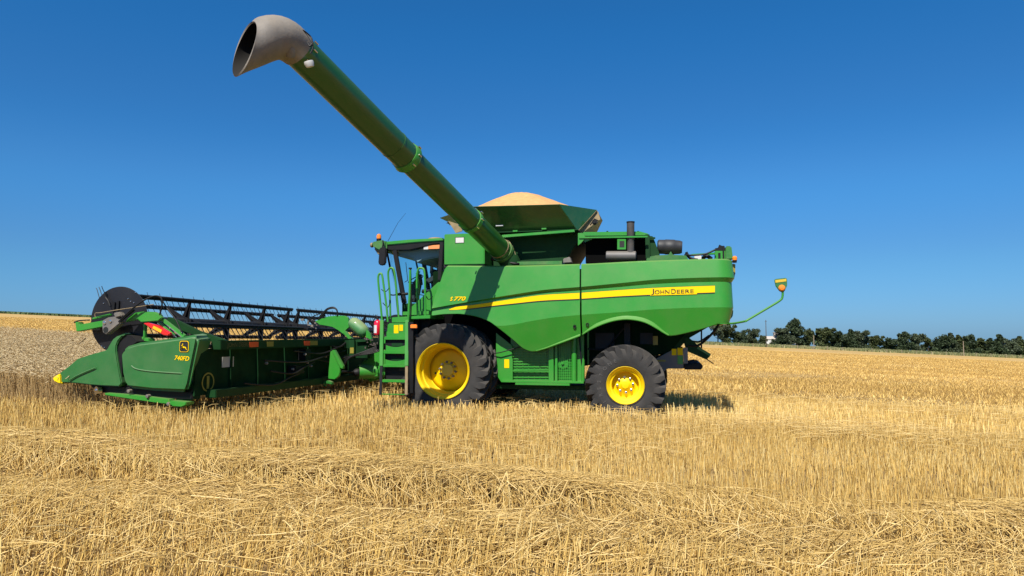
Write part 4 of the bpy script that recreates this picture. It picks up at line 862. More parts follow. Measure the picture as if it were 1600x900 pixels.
# spout
e_dir = Vector(w2m(Vector((-.62, -.54, -.62)) + Vector((MX, MY, 0)))).normalized()
def spout():
    n = 40; mb = MB(); P0 = LA(1.0); segs = 16; cen = P0.copy(); rings = []; dirs = []
    L_ = .92
    for i in range(segs + 1):
        t = i / segs; tb = min(1, t / .72); tb = tb * tb * (3 - 2 * tb); d = (dA * (1 - tb) + e_dir * tb).normalized(); dirs.append(d)
        if i: cen = cen + (dirs[-1] + dirs[-2]).normalized() * (L_ / segs)
        rings.append((cen.copy(), d, .262 + .035 * math.sin(math.pi * min(1, t * 1.1)) + .01 * t))
    V = []; Vi = []
    ref = sd
    for i, (c, d, r_) in enumerate(rings):
        a = (ref - d * ref.dot(d)).normalized(); b = a.cross(d) * 1.0
        if b.z < 0: b = -b
        t = i / segs
        for k in range(n):
            g = 2 * math.pi * k / n; off = (a * math.cos(g) + b * math.sin(g))
            ext = -math.sin(g) * .30 * max(0, (t - .55) / .45)          # lower lip reaches further out
            V.append(c + off * r_ + d * ext); Vi.append(c + off * (r_ - .022) + d * ext)
    m_ = segs + 1; F_ = [(i * n + k, i * n + (k + 1) % n, (i + 1) * n + (k + 1) % n, (i + 1) * n + k) for i in range(segs) for k in range(n)]
    N_ = len(V); F2 = [tuple(x + N_ for x in reversed(f)) for f in F_]; rim = [((m_ - 1) * n + k, (m_ - 1) * n + (k + 1) % n, (m_ - 1) * n + (k + 1) % n + N_, (m_ - 1) * n + k + N_) for k in range(n)]
    mb.add(V + Vi, F_ + F2 + rim); mb.m = [0] * len(F_) + [1] * len(F2) + [0] * len(rim); sp_ = mb.build('spout', [SPOUT, mat('spout_inner_shade', (.010, .009, .008), .8, dust=.06, dustcol=(.08, .07, .06), spec=.2)], CMB, ang=50)  # inner faces near-black: shade inside the mouth put into the colour
    # moulded swelling on the side towards the machine
    c = rings[4][0] + (rings[4][0] - LA(1)) * .1; q = WM(457, 84, 9.72)
    mb = MB(); mb.tube(smooth([WM(449, 60, 9.62), WM(453, 74, 9.58), WM(452, 88, 9.66)]), [.02] + [.075] * 9 + [.03], 14); mb.build('spout_rib', SPOUT, sp_, ang=60)
    mb = MB(); mb.tube(smooth([WM(473, 47, 9.65), WM(480, 52, 9.7), WM(487, 60, 9.72), WM(489, 74, 9.6), WM(485, 84, 9.55)]), .010, 6); mb.tube(smooth([WM(481, 66, 9.6), WM(484, 72, 9.58), WM(488, 68, 9.6)]), .012, 6); mb.build('wiring', BLACK, sp_)
    p = WM(483, 99, 9.68); mb = MB(); mb.lathe([(-.05, .001), (-.05, .055), (0, .07), (.03, .065), (.035, .001)], p, (.2, .3, .9), 16); mb.build('work_light', WHITE, sp_)
spout()

# ---- engine deck
mb = MB(); mb.side([(915, 374), (1008, 372), (1010, 410), (915, 411)], .95, -1.2); mb.build('engine_bay', SHADEBLK, CMB)  # solid block coloured near-black for the shade inside the bay
mb = MB(); mb.side([(911, 362.5), (1000, 361.5), (1013, 365), (1013, 368), (911, 369)], 1.25, -.9); mb.build('engine_deck_plate', GREEN, CMB, bev=.008)
mb = MB(); mb.bar(S(905, 371.5, 1.45), S(1012, 370, 1.45), .05, .035); mb.side([(903, 364), (911, 364), (915, 372), (908, 380), (903, 384)], 1.45, 1.40); mb.bar(S(913, 377, 1.4), S(925, 372, 1.4), .03, .05); mb.build('deck_rail', GREEN, CMB, bev=.005)
mb = MB(); mb.side([(964.5, 373.5), (978, 373.5), (978, 390), (964.5, 390)], 1.2, 1.14); fr_ = mb.build('deck_bracket', GREEN, CMB, bev=.005)
mb = MB(); mb.side([(968, 376.5), (975.5, 376.5), (975.5, 386), (968, 386)], 1.206, 1.2); mb.build('bracket_opening', DARKT, fr_)
for u in (949, 997): mb = MB(); mb.tube([S(u, 368, 1.2), S(u, 361, 1.2)], .02, 8); mb.build('deck_bolt', BLACK, CMB)
mb = MB(); a, b = S(947, 400, 1.38), S(994, 400, 1.38); mb.tube([a, a.lerp(b, .02), a.lerp(b, .98), b], [.085, .10, .10, .085], 20); mf = mb.build('muffler', mat('muffler_steel', (.085, .082, .085), .5, var=.2, dust=.05), CMB, ang=50)
mb = MB(); mb.tube([S(985.3, 396, 1.38), S(985.3, 372, 1.38), S(985.3, 371, 1.38), S(985.3, 347.5, 1.38)], [.072, .072, .078, .078], 18); mb.build('exhaust_pipe', mat('exhaust_steel', (.05, .048, .05), .55, var=.2, dust=.15), CMB, ang=50)
mb = MB(); mb.tube([S(985.3, 348, 1.38), S(985.3, 346.3, 1.38)], [.085, .085], 18); mb.build('exhaust_cap', BLACK, CMB)
mb = MB(); mb.side([(1010, 368), (1020, 369), (1031, 398), (1022, 405), (1014, 398)], 1.2, 1.1); mb.side([(1008, 366), (1015, 366), (1016, 404), (1009, 404)], 1.3, 1.2); mb.bar(S(1012, 372, 1.25), S(1024, 372, 1.25), .03, .04); mb.build('deck_bracket', GREENDK, CMB, bev=.008)
mb = MB(); a, b = S(1027, 385.5, 1.0), S(1066, 386.5, 1.0); mb.tube([a, a.lerp(b, .05), a.lerp(b, .3), a.lerp(b, .32), a.lerp(b, .68), a.lerp(b, .70), a.lerp(b, .9), b], [.12, .148, .150, .158, .156, .148, .140, .12], 24); af = mb.build('air_filter', mat('filter_black', (.020, .020, .022), .5, dust=.06, dustcol=(.06, .055, .05)), CMB, ang=40)
mb = MB(); mb.side([(1010, 402), (1025, 399), (1045, 398), (1048, 392), (1051, 398), (1072, 399), (1077, 408), (1010, 409)], 1.3, -.8); mb.build('engine_shroud', GREEND, CMB, bev=.01)
mb = MB(); mb.tube(smooth([S(1070, 398, 1.2), S(1080, 399, 1.3), S(1095, 398, 1.3), S(1105, 396, 1.3), S(1118, 390, 1.3)]), .018, 7); mb.tube(smooth([S(1072, 394, 1.2), S(1078, 403, 1.2), S(1090, 406, 1.2)]), .03, 7); mb.tube(smooth([S(1098, 404, 1.1), S(1104, 400, 1.2), S(1112, 405, 1.2)]), .04, 7); mb.build('hose', BLACK, CMB)
mb = MB(); mb.side([(1085, 399.5), (1096, 399), (1096, 406), (1085, 406)], 1.2, 1.0); mb.build('fluid_reservoir', WHITE, CMB, bev=.01)
mb = MB(); mb.bar(S(1080, 398.5, 1.1), S(1120, 396, 1.1), .04, .04); mb.side([(1117, 392), (1134, 392), (1134, 407), (1117, 407)], 1.2, 1.0); mb.build('rear_deck_rail', GREEN, CMB, bev=.006)
mb = MB(); mb.side([(1117, 388), (1122, 387), (1124, 382), (1128, 384), (1132, 384), (1134, 393), (1118, 393)], 1.1, .9); mb.box(*sbox(1122, 395, 1126, 404, 1.215, 1.2)); mb.box(*sbox(1129, 384, 1132, 406, 1.25, 1.2)); mb.build('rear_valve', BLACK, CMB, bev=.006)
mb = MB(); mb.side([(1134, 384), (1143, 384.5), (1145.5, 405), (1134, 406)], 1.32, .9); mb.build('rear_post', GREEND, CMB, bev=.02)
p = S(1148, 405, 1.35); mb = MB(); mb.lathe([(-.07, .001), (-.07, .035), (-.02, .045)], p, (0, 0, 1), 14); mb.bar(Vector(p) + Vector((0, 0, -.05)), Vector(p) + Vector((.12, 0, -.05)), .03, .03); rb_ = mb.build('rear_beacon', BLACK, CMB)
mb = MB(); mb.lathe([(-.02, .045), (.03, .05), (.06, .03), (.065, .001)], p, (0, 0, 1), 14); mb.build('lens', ORANGE, rb_)
mb = MB(); mb.side([(1145, 412), (1149, 413), (1149, 428), (1146, 430)], 1.3, 1.2); mb.build('tail_reflector', OLIVE, CMB); mb = MB(); mb.side([(1145, 424), (1149, 426), (1147, 436), (1142, 440)], 1.32, 1.1); mb.build('tail_bracket', BLACK, CMB)
mb = MB(); mb.side([(1139, 494), (1146, 484), (1145, 494), (1138, 503), (1132, 506)], 1.3, 1.0); mb.build('tail_bracket', GREEND, CMB, bev=.01)
# rear marker on its arm
ya = 1.75
mb = MB(); mb.tube(smooth([S(1130, 504, 1.3), S(1143, 505.5, 1.5), S(1164, 502, ya), S(1168, 500, ya), S(1195, 484, ya), S(1218, 470, ya), S(1222.5, 464, ya), S(1223, 456, ya)], 4), .021, 10); arm_ = mb.build('marker_arm', GREEN, CMB, ang=50)
mb = MB(); mb.side([(1210, 438), (1211, 436), (1228, 434), (1230, 436), (1230, 446), (1226, 455), (1223, 457), (1218, 455), (1212, 447)], ya + .02, ya - .02); mk = mb.build('marker_plate', GREENP, arm_, bev=.008)
mb = MB(); mb.side([(1211.3, 437.6), (1228.5, 435.6), (1228.7, 439.6), (1211.6, 441.8)], ya + .026, ya + .02); mb.build('marker_band', mat('aged_yellow', (.55, .38, .03), .5), arm_)
p = S(1221.5, 450, ya + .02); mb = MB(); mb.lathe([(0, .062), (.02, .060), (.04, .04), (.045, .001)], p, (0, 1, 0), 16); mb.build('lens', ORANGE, arm_)

# ---- chopper, spreader, tail deflector
mb = MB(); mb.side([(1022, 562), (1052, 546), (1068, 544), (1068, 576), (1043, 576), (1037, 581), (1026, 572)], 1.0, -1.0); ch = mb.build('chopper_housing', mat('worn_grey', (.12, .11, .10), .6, dust=.3), CMB, bev=.01)
mb = MB(); mb.box(*sbox(1068, 543, 1075, 568, 1.0, .9)); mb.build('deflector_plate', GREY, CMB)
for u0, v0, u1, v1, m_ in ((1049.5, 545, 1057, 555, YELD), (1058.5, 543.5, 1067, 555, YELD), (1058.5, 556, 1067, 569, GREEN), (1027, 562, 1040, 565, OLIVE)):
    mb = MB(); mb.box(*sbox(u0, v0, u1, v1, 1.008, 1.0)); mb.build('warning_sticker' if m_ != GREEN else 'green_plate', m_, ch)
mb = MB(); mb.side([(1066, 571), (1090, 566), (1097, 569), (1099, 574), (1098, 577.5), (1068, 577.5)], .8, -.9); spd = mb.build('straw_spreader', BLACK, CMB, bev=.03)
p = S(1083, 572, .5); mb = MB(); mb.lathe([(-.02, .14), (.06, .135), (.12, .10), (.14, .001)], p, (0, 0, 1), 20); mb.build('spreader_hub', PLUM, spd)
mb = MB(); mb.prism([S(u, v, .95) for u, v in ((1068, 528), (1076, 527), (1110, 556), (1104, 562), (1074, 549))], (0, -1.9, 0)); td = mb.build('tail_deflector', GREENDK, CMB, bev=.01)
mb = MB(); mb.bar(S(1090, 543, .96), S(1110, 555, .96), .02, .05); mb.build('deflector_edge', GREEND, td)
mb = MB(); mb.tube([S(1104, 561, .9), S(1115, 568.5, .9)], .012, 6); mb.tube([S(1096, 512, 1.0), S(1096, 544, 1.0)], .018, 6); mb.tube(smooth([S(1075, 540, .95), S(1090, 540, .95), S(1104, 530, .95), S(1118, 515, .95), S(1124, 504, .9)]), .025, 7); mb.tube(smooth([S(1078, 532, .8), S(1092, 534, .8), S(1108, 524, .8)]), .018, 7); mb.build('lift_rod', BLACK, td)
mb = MB(); mb.prism([S(u, v, .9) for u, v in ((1040, 520), (1118, 495), (1112, 508), (1074, 530), (1060, 546), (1045, 552))], (0, -1.8, 0)); mb.build('straw_hood', GREENDK, CMB, bev=.01)

# ---- feeder house
mb = MB(); mb.side([(600, 528), (650, 505), (680, 520), (650, 585), (604, 590), (576, 597), (574, 575), (590, 545)], .72, -.72); fh = mb.build('feeder_house', GREEN, CMB, bev=.02)
mb = MB(); p0, p1 = S(560, 582, .95), S(578, 580, .95); mb.lathe([(.12, .19), (-.02, .165), (-.26, .155), (-.26, .142), (-.02, .145), (.0, .001)], p1, (-1, -.75, .05), 26); mb.build('drive_shield', GREEN, fh, bev=0)
mb = MB(); mb.side([(562, 567), (573, 560.5), (582, 550), (590, 545.5), (604, 545), (604, 588), (575, 592.5), (564, 594)], 1.02, .7); mb.build('drive_cover', GREEN, fh, bev=.04, seg=3, ang=60)
mb = MB(); mb.lathe([(-.10, .001), (-.08, .07), (-.02, .095), (.04, .085), (.09, .05), (.1, .001)], S(558.5, 582, 1.17), (1, .75, 0), 18); mb.tube([S(557, 582, 1.17), S(534, 580.5, 1.6)], .025, 8); mb.build('drive_shaft', BLACK, fh)
mb = MB()
for k in range(5): mb.tube(smooth([S(602, 537 + k * 2, 1.5), S(590 - k, 541 + k * 2.4, 1.55), S(575, 547 + k * 1.5, 1.6), S(556 - 2 * k, 554 + k, 1.65), S(538, 559 + 3 * k, 1.6)]), .015, 6)
mb.tube(smooth([S(585, 548, .9), S(580, 560, .9), S(569, 570, .9)]), .022, 6); mb.tube(smooth([S(592, 545, .9), S(588, 560, .9), S(575, 568, .9)]), .022, 6); mb.build('hose_bundle', BLACK, fh)
mb = MB()
for k in range(22):
    u, v = 572 + random.random() * 26, 530 + random.random() * 18; q = S(u, v, 1.45); mb.box((q.x, q.y, q.z), (q.x + random.uniform(.02, .07), q.y + .05, q.z + random.uniform(.02, .06)))
mb.build('couplers', mat('oily_fittings', (.07, .055, .045), .5, var=.4, vscale=20), fh, bev=.004)
mb = MB(); mb.box(*sbox(586, 545, 594, 549, 1.01, 1.0)); mb.build('label_plate', WHITE, fh)
mb = MB(); mb.side([(556, 536), (566, 536), (566, 556), (556, 557)], .6, .5); cp = mb.build('coupler_frame', GREEN, fh, bev=.01); mb = MB(); mb.box(*sbox(558, 541, 562.5, 546, .605, .6)); mb.build('warning_sticker', YELD, cp)

# fire extinguisher: hangs on the platform front
EX = machine_root('fire_extinguisher', tuple(S(591, 527, 1.7))); tag(EX, 'red fire extinguisher with white label, hung at the front of the cab ladder', 'fire extinguisher')
a, b = S(589.8, 524, 1.7), S(589.8, 499, 1.7)
mb = MB(); mb.lathe([(-.0, .001), (0, .06), (.02, .078), (.27, .078), (.31, .06), (.335, .025), (.335, .001)], a, (0, 0, 1), 20); mb.build('cylinder', mat('extinguisher_red', (.62, .008, .03), .3, coat=.5), EX, ang=50)
mb = MB(); V = [(a.x + math.sin(R(g)) * .0795, a.y + math.cos(R(g)) * .0795, a.z + h) for g in range(-10, 71, 10) for h in (.05, .22)]; mb.add(V, [(2 * i, 2 * i + 2, 2 * i + 3, 2 * i + 1) for i in range(8)]); mb.build('label', WHITE, EX)
mb = MB(); q = a + Vector((0, 0, .335)); mb.box((q.x - .02, q.y - .02, q.z), (q.x + .02, q.y + .02, q.z + .05)); mb.tube([q + Vector((0, 0, .04)), q + Vector((.05, 0, .11))], .012, 6); mb.tube(smooth([q + Vector((0, 0, .03)), q + Vector((.09, 0, .0)), q + Vector((.09, 0, -.2))]), .01, 6); mb.build('valve', BLACK, EX)
mb = MB(); mb.bar(a + Vector((0, -.09, .05)), a + Vector((0, -.09, .3)), .03, .02, up=(1, 0, 0)); mb.box((a.x - .09, a.y - .09, a.z - .03), (a.x + .09, a.y + .09, a.z - .005)); mb.tube([a + Vector((0, -.09, .0)), a + Vector((-.3, -.09, -.05))], .015, 6); mb.build('bracket', BLACK, EX)

# ================================================================== HEADER
HX = 2.57
HD = machine_root('harvester_header', (3.2, 0, .45)); tag(HD, 'wide green draper header with black pick-up reel, mounted at the front of the combine', 'combine header')
yN, yF = 6.08, -6.08
zB = XP(333, 533, HX).z; zB2 = XP(338, 547, HX).z
def hz(y, near, far): return far + (near - far) * (y - yF) / (yN - yF)
zTop_n = XP(335, 532.5, HX).z; q = XP(572, 529, HX); zTop_f = zTop_n + (q.z - zTop_n) * (yN - yF) / (yN - q.y)
zt_n, zt_f = zTop_n, zTop_n + (zTop_f - zTop_n) * .8
bh = zTop_n - XP(338, 547, HX).z
mb = MB(); mb.prism([(HX, yN, zt_n - bh), (HX + .16, yN, zt_n - bh), (HX + .16, yN, zt_n), (HX, yN, zt_n)], (0, 0, 0))
mb = MB()
for y0, y1 in ((5.74, yF),):
    V = [(HX, y0, zt_n - bh), (HX + .18, y0, zt_n - bh), (HX + .18, y0, zt_n), (HX, y0, zt_n), (HX, y1, zt_f - bh), (HX + .18, y1, zt_f - bh), (HX + .18, y1, zt_f), (HX, y1, zt_f)]
    mb.add(V, [(0, 1, 2, 3), (7, 6, 5, 4), (0, 4, 5, 1), (1, 5, 6, 2), (2, 6, 7, 3), (3, 7, 4, 0)])
bm_ = mb.build('top_beam', GREENDK, HD, bev=.008)
q = XP(304, 627, HX); zBot_n = q.z; q2 = XP(513, 600, HX); zBot_f = zBot_n + (q2.z - zBot_n) * (yN - yF) / (yN - q2.y)
zb_n, zb_f = zBot_n, zBot_n + (zBot_f - zBot_n) * .8
mb = MB()
def slab(mb, xa, xb, na, nb, fa, fb, y0=yN, y1=yF):
    V = [(xa, y0, na), (xb, y0, na), (xb, y0, nb), (xa, y0, nb), (xa, y1, fa), (xb, y1, fa), (xb, y1, fb), (xa, y1, fb)]
    mb.add(V, [(0, 1, 2, 3), (7, 6, 5, 4), (0, 4, 5, 1), (1, 5, 6, 2), (2, 6, 7, 3), (3, 7, 4, 0)])
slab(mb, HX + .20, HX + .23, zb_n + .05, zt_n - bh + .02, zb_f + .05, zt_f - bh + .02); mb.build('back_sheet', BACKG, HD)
mb = MB(); slab(mb, HX + .02, HX + .22, zb_n, zb_n + .13, zb_f, zb_f + .13, 5.80); mb.build('bottom_beam', GREENDK, HD, bev=.01)
# floor / draper deck and cutter bar
mb = MB(); V = [(HX + .23, yN, zb_n + .12), (HX + 1.35, yN, zb_n + .02), (HX + 1.35, yF, zb_f + .02), (HX + .23, yF, zb_f + .12)]; mb.prism(V, (0, 0, .05)); mb.build('draper_belt', BLACK, HD)
mb = MB(); slab(mb, HX + 1.33, HX + 1.45, zb_n, zb_n + .05, zb_f, zb_f + .05)
for k in range(80): y = yN - .1 - k * .151; mb.prism([(HX + 1.44, y - .018, zb_n + .02), (HX + 1.44, y + .018, zb_n + .02), (HX + 1.56, y, zb_n + .01)], (0, 0, .02))
mb.build('cutter_bar', GREY, HD)
ux = [5.2, 4.4, 3.5, 2.6, 1.6, .8, -.8, -1.6, -2.6, -3.5, -4.4, -5.2]
for y in ux:
    t = (y - yF) / (yN - yF); z0 = zb_f + (zb_n - zb_f) * t; z1 = zt_f - bh + (zt_n - zt_f) * t
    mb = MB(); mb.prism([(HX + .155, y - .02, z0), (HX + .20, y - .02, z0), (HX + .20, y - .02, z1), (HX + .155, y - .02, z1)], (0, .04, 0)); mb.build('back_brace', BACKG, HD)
# hoses and fittings low on the back
mb = MB()
for k, (ya_, yb_, h) in enumerate(((4.2, 2.6, .35), (4.4, 1.2, .55), (3.4, 1.0, .7), (2.5, .9, .5), (5.0, 3.0, .18), (2.2, .9, .82))):
    zz = zb_n + h; mb.tube(smooth([(HX + .05, ya_, zz), (HX - .02, ya_ * .6 + yb_ * .4, zz - .08), (HX - .02, ya_ * .3 + yb_ * .7, zz + .03), (HX + .05, yb_, zz + .10)]), .016, 6)
mb.box((HX + .02, 2.8, zb_n + .5), (HX + .18, 3.0, zb_n + .72)); mb.box((HX + .0, 3.1, zb_n + .25), (HX + .18, 3.4, zb_n + .4)); mb.build('hydraulic_hoses', BLACK, HD)
mb = MB()
for y, h in ((3.05, .62), (2.95, .45), (2.8, .38), (3.5, .35), (4.4, .5), (2.2, .55)): mb = MB(); mb.lathe([(0, .001), (0, .022), (-.04, .025), (-.06, .001)], (HX + .03, y, zb_n + h), (1, 0, 0), 10); mb.build('hose_fitting', GREY, HD)
mb = MB(); a, b = XP(363, 558, HX), XP(380, 573, HX); mb.box((HX + .185, a.y, a.z), (HX + .196, b.y, b.z)); mb.build('label_plate', mat('grubby_white', (.45, .44, .38), .6), HD)
# reflectors on the beam
for u0, u1, v0, v1, m_ in ((389.5, 403.5, 535.5, 544, REFO), (417, 427, 534.3, 542.3, OLIVE), (475, 484, 533.5, 540, REFO), (484.5, 496, 533.3, 539.5, OLIVE)):
    a, b = XP(u0, (v0 + v1) / 2, HX), XP(u1, (v0 + v1) / 2, HX); tt = lambda y: (y - yF) / (yN - yF); zc_ = lambda y: zt_f + (zt_n - zt_f) * tt(y) - bh / 2
    mb = MB(); mb.add([(HX - .006, a.y, zc_(a.y) - .045), (HX - .006, b.y, zc_(b.y) - .045), (HX - .006, b.y, zc_(b.y) + .045), (HX - .006, a.y, zc_(a.y) + .045)], [(0, 1, 2, 3)]); mb.prism([(HX - .001, a.y, zc_(a.y) - .045), (HX - .001, b.y, zc_(b.y) - .045), (HX - .001, b.y, zc_(b.y) + .045), (HX - .001, a.y, zc_(a.y) + .045)], (-.0045, 0, 0)); mb.build('reflector', m_, bm_, loc=(0, 0, 0))
t = text_mb('JOHN DEERE', .105, (HX - .006, XP(355, 541, HX).y, zt_n - bh * .70), (0, -1, 0), (0, 0, 1), 0); t.build('lettering', mat('faint_lettering', (.10, .085, .02), .6), bm_)
# numbered disc on the back sheet
def disc1():
    c = XP(325, 597, HX + .19); ring = MB(); ring.lathe([(-.004, .155), (-.008, .155), (-.008, .130), (-.004, .130)], (HX + .195, c.y, c.z), (1, 0, 0), 28); ring.build('number_ring', OLIVE, HD)
    t = text_mb('1', .24, (HX + .188, c.y + .062, c.z - .085), (0, -1, 0), (0, 0, 1), 0, 0, .02); t.build('lettering', OLIVE, HD)
disc1()
# near end shield, wrapping round to the back
ye = 6.22
def hside(mb, uv, y0, y1): mb.side(uv, y0, y1)
mb = MB(); L_ = [(187, 556), (189, 548), (197, 541), (216, 535.2), (250, 531), (282, 526.6), (300, 523.6), (309, 526), (309, 534), (302, 568), (296, 600), (291, 613), (240, 611), (199, 606.5), (193, 600), (189, 582)]
inner = {6: (319, 521.4), 7: (329.5, 523.5), 8: (331.5, 534), 9: (318, 566), 10: (307, 599), 11: (300, 612)}
A_ = [S(u, v, ye) for u, v in L_]; B_ = [S(*inner[i], ye - .48) if i in inner else p + Vector((0, -.48, 0)) for i, p in enumerate(A_)]; n_ = len(A_)
mb.add(A_ + B_, [tuple(range(n_)), tuple(range(2 * n_ - 1, n_ - 1, -1))] + [(i, i + n_, (i + 1) % n_ + n_, (i + 1) % n_) for i in range(n_)])
sh = mb.build('end_shield', GREENP, HD, bev=.055, seg=5, ang=75)
mb = MB(); mb.tube(smooth([S(205, 571, ye + .003), S(212, 576, ye + .003), S(230, 579.5, ye + .003), S(260, 582, ye + .003), S(285, 583.5, ye + .003)]), [.004] + [.012] * 19 + [.004], 6); mb.build('pressed_rib', GREENP, sh)
# crop divider in front of it
mb = MB(); mb.side([(92.5, 583), (105, 574), (121, 560.5), (140, 554.5), (166, 547), (171, 538), (176, 530), (182, 525.5), (190, 523), (196, 521.8), (190, 526), (184, 533), (181.5, 540), (181, 548), (183, 562), (186, 580), (190, 599), (186, 604), (160, 603), (141, 601.5), (120, 599), (102, 598), (94, 598.5)], ye - .02, ye - .30)
dv = mb.build('crop_divider', GREENP, HD, bev=.035, seg=4, ang=75)
mb = MB(); mb.side([(80.5, 590.5), (92, 584), (94.5, 584), (96, 600.5), (90, 599.5), (84, 596)], ye - .0, ye - .24); mb.build('divider_tip', mat('yellow_plastic', (.85, .62, .0), .4), dv, bev=.02)
mb = MB(); mb.tube(smooth([S(107, 595, ye + .0), S(122, 586, ye + .0), S(150, 574, ye + .0)]), [.004] + [.010] * 9 + [.003], 6); mb.build('pressed_rib', GREENP, dv)
mb = MB(); mb.side([(184, 534), (190, 527), (198, 523.5), (206, 525), (215, 533.5), (200, 543), (191, 552), (191, 602), (188, 600), (182, 565), (181, 545)], ye - .06, ye - .40); mb.build('shield_gap_shade', BLACK, HD)  # black block standing for the shaded hollow between divider and end shield
mb = MB(); mb.tube(smooth([S(187, 526, ye - .2), S(196, 522, ye - .2), S(204, 523.4, ye - .2), (S(210, 528, ye - .2)), S(215.5, 532.5, ye - .2)]), .022, 8); mb.build('divider_rim', GREENP, dv)
# skid and knife drive under the shield
mb = MB(); mb.side([(140, 601), (215, 606), (300, 613), (300, 624), (240, 622), (165, 614), (150, 612)], ye - .12, ye - .3); mb.build('knife_drive', BLACK, HD, bev=.01)
mb = MB(); p = S(153, 609.5, ye - .06); mb.lathe([(-.04, .001), (-.04, .06), (.03, .06), (.03, .03), (.05, .001)], p, (.3, 1, 0), 14); mb.build('drive_wheel', CHROME, HD)
mb = MB(); mb.side([(163, 614), (205, 617), (265, 624), (268, 632), (240, 629), (190, 621.5), (164, 617.5)], ye - .02, ye - .14); mb.side([(266, 626), (291, 628.5), (290, 633), (283, 636), (270, 635), (265, 632)], ye - .0, ye - .2); mb.build('skid_shoe', GREEN, HD, bev=.008)
mb = MB()
for u, v in ((230, 619), (263, 631), (201, 611)): mb = MB(); p = S(u, v, ye); mb.lathe([(-.05, .001), (-.05, .028), (.01, .028), (.015, .001)], p, (0, 1, 0), 10); mb.build('skid_bolt', GREY, HD)
mb = MB(); mb.side([(268, 600), (300, 598), (302, 625), (275, 628)], ye - .14, ye - .34); mb.build('drive_housing', GREENDK, HD, bev=.02)
# emblem: black shield with yellow border and a leaping stag; model number
def emblem():
    c0 = S(288, 541.3, ye); sx = .088; sz = .094
    def rr(s, n=7, dy=0):
        L_ = []
        for qx, qz, a0 in ((1, 1, 0), (-1, 1, 90), (-1, -1, 180), (1, -1, 270)):
            for k in range(n): a = R(a0 + 90 * k / (n - 1)); L_.append((c0.x + (qx * sx * .55 + math.cos(a) * sx * .42) * s, ye + dy, c0.z + (qz * sz * .58 + math.sin(a) * sz * .38) * s))
        return L_
    for s, dy, m_, nm in ((1.05, .004, DARKT, 'emblem_edge'), (.97, .007, YELD, 'emblem_border'), (.87, .010, DARKT, 'emblem_ground')):
        mb = MB(); L_ = rr(s, dy=dy); mb.add(L_, [tuple(range(len(L_)))]); mb.build(nm, m_, sh)
    stag = [(-.62, .30), (-.50, .42), (-.40, .40), (-.36, .62), (-.48, .78), (-.34, .66), (-.24, .82), (-.24, .60), (-.08, .70), (-.22, .50), (-.26, .36), (-.16, .18), (.10, .10), (.36, .04), (.48, -.02), (.58, .02), (.54, -.12), (.60, -.34), (.82, -.58), (.72, -.62), (.44, -.36), (.26, -.16), (-.02, -.20), (-.22, -.18), (-.40, -.32), (-.62, -.30), (-.66, -.44), (-.58, -.46), (-.52, -.38), (-.36, -.42), (-.14, -.34), (-.30, -.06), (-.40, .22), (-.52, .26)]
    mb = MB(); mb.add([(c0.x - a * sx * .86, ye + .013, c0.z + (b - .12) * sz * .80) for a, b in stag], [tuple(range(len(stag)))]); mb.build('emblem_stag', YELD, sh)
emblem()
def txt_on(txt, u0, v0, u1, hpx, y, m_, par, shear=.25):
    a = S(u0, v0, y); b = S(u1, v0 + 1.6, y); t = text_mb(txt, 1, (0, 0, 0), (1, 0, 0), (0, 1, 0), 0, shear, .02); xs = [v[0] for v in t.v]; W_ = max(xs) - min(xs); ys = [v[1] for v in t.v]; H_ = max(ys) - min(ys); hh = hpx / F * 11; x0 = min(xs); y0 = min(ys)
    t.v = [(a.x + (b.x - a.x) * (x - x0) / W_, y + .006, a.z + (b.z - a.z) * (x - x0) / W_ + hh * (z - y0) / H_) for x, z, _ in t.v]; t.build('lettering', m_, par)
txt_on('740FD', 273, 562.5, 296, 7.2, ye, YELD, sh)
# far end shield
mb = MB(); mb.prism([(HX - .05, yF, zb_f), (HX + 2.0, yF, zb_f), (HX + 2.4, yF, zb_f + .12), (HX + 1.6, yF, zb_f + .55), (HX + 1.2, yF, zb_f + .85), (HX - .05, yF, zt_f)], (0, -.3, 0)); mb.build('end_shield', GREENP, HD, bev=.05, seg=3)

# reel
RC = S(186.5, 500, 5.95); RRAD = .555
RF = XP(640, 513.5, RC.x)
rz_f = RC.z - .15
def rc(y): return Vector((RC.x, y, rz_f + (RC.z - rz_f) * (y + 5.95) / 11.9))
reel = MB(); reel.tube([rc(5.9), rc(-5.9)], .085, 16); RL = reel.build('reel', REELB, HD)
mb = MB(); mb.lathe([(0, .001), (0, RRAD - .02), (.006, RRAD - .006), (.012, RRAD), (.018, RRAD - .004), (.020, RRAD - .02), (.020, .001)], rc(5.94), (0, 1, 0), 72); dsc = mb.build('end_disc', mat('disc_black', (.011, .011, .014), .42, var=.1, dust=.10, dustcol=(.05, .05, .045), spec=.3), RL, ang=40)
mb = MB(); mb.lathe([(0, .001), (0, RRAD), (.018, RRAD), (.020, .001)], rc(-5.96), (0, 1, 0), 48); mb.build('end_disc', REELB, RL, ang=40)
mb = MB()
for u, v in ((164, 474), (202, 467), (206, 471), (211, 473), (213.5, 457), (147.8, 510), (161, 541), (165, 543)): mb.lathe([(.018, .012), (.030, .010), (.032, .001)], S(u, v, 5.94), (0, 1, 0), 8)
mb.build('disc_rivet', CHROME, dsc)
mb = MB(); mb.tube(smooth([S(165, 456, 6.0), S(165, 464, 6.0), S(169, 470, 6.0), S(172, 478, 6.0)]), .016, 6); mb.bar(S(178, 472, 5.98), S(177, 486, 5.98), .02, .05, up=(1, 0, 0)); mb.bar(S(185, 470, 5.98), S(184, 484, 5.98), .02, .04, up=(1, 0, 0)); mb.build('disc_fittings', BLACK, dsc)
angs = [40 + 72 * k for k in range(5)]
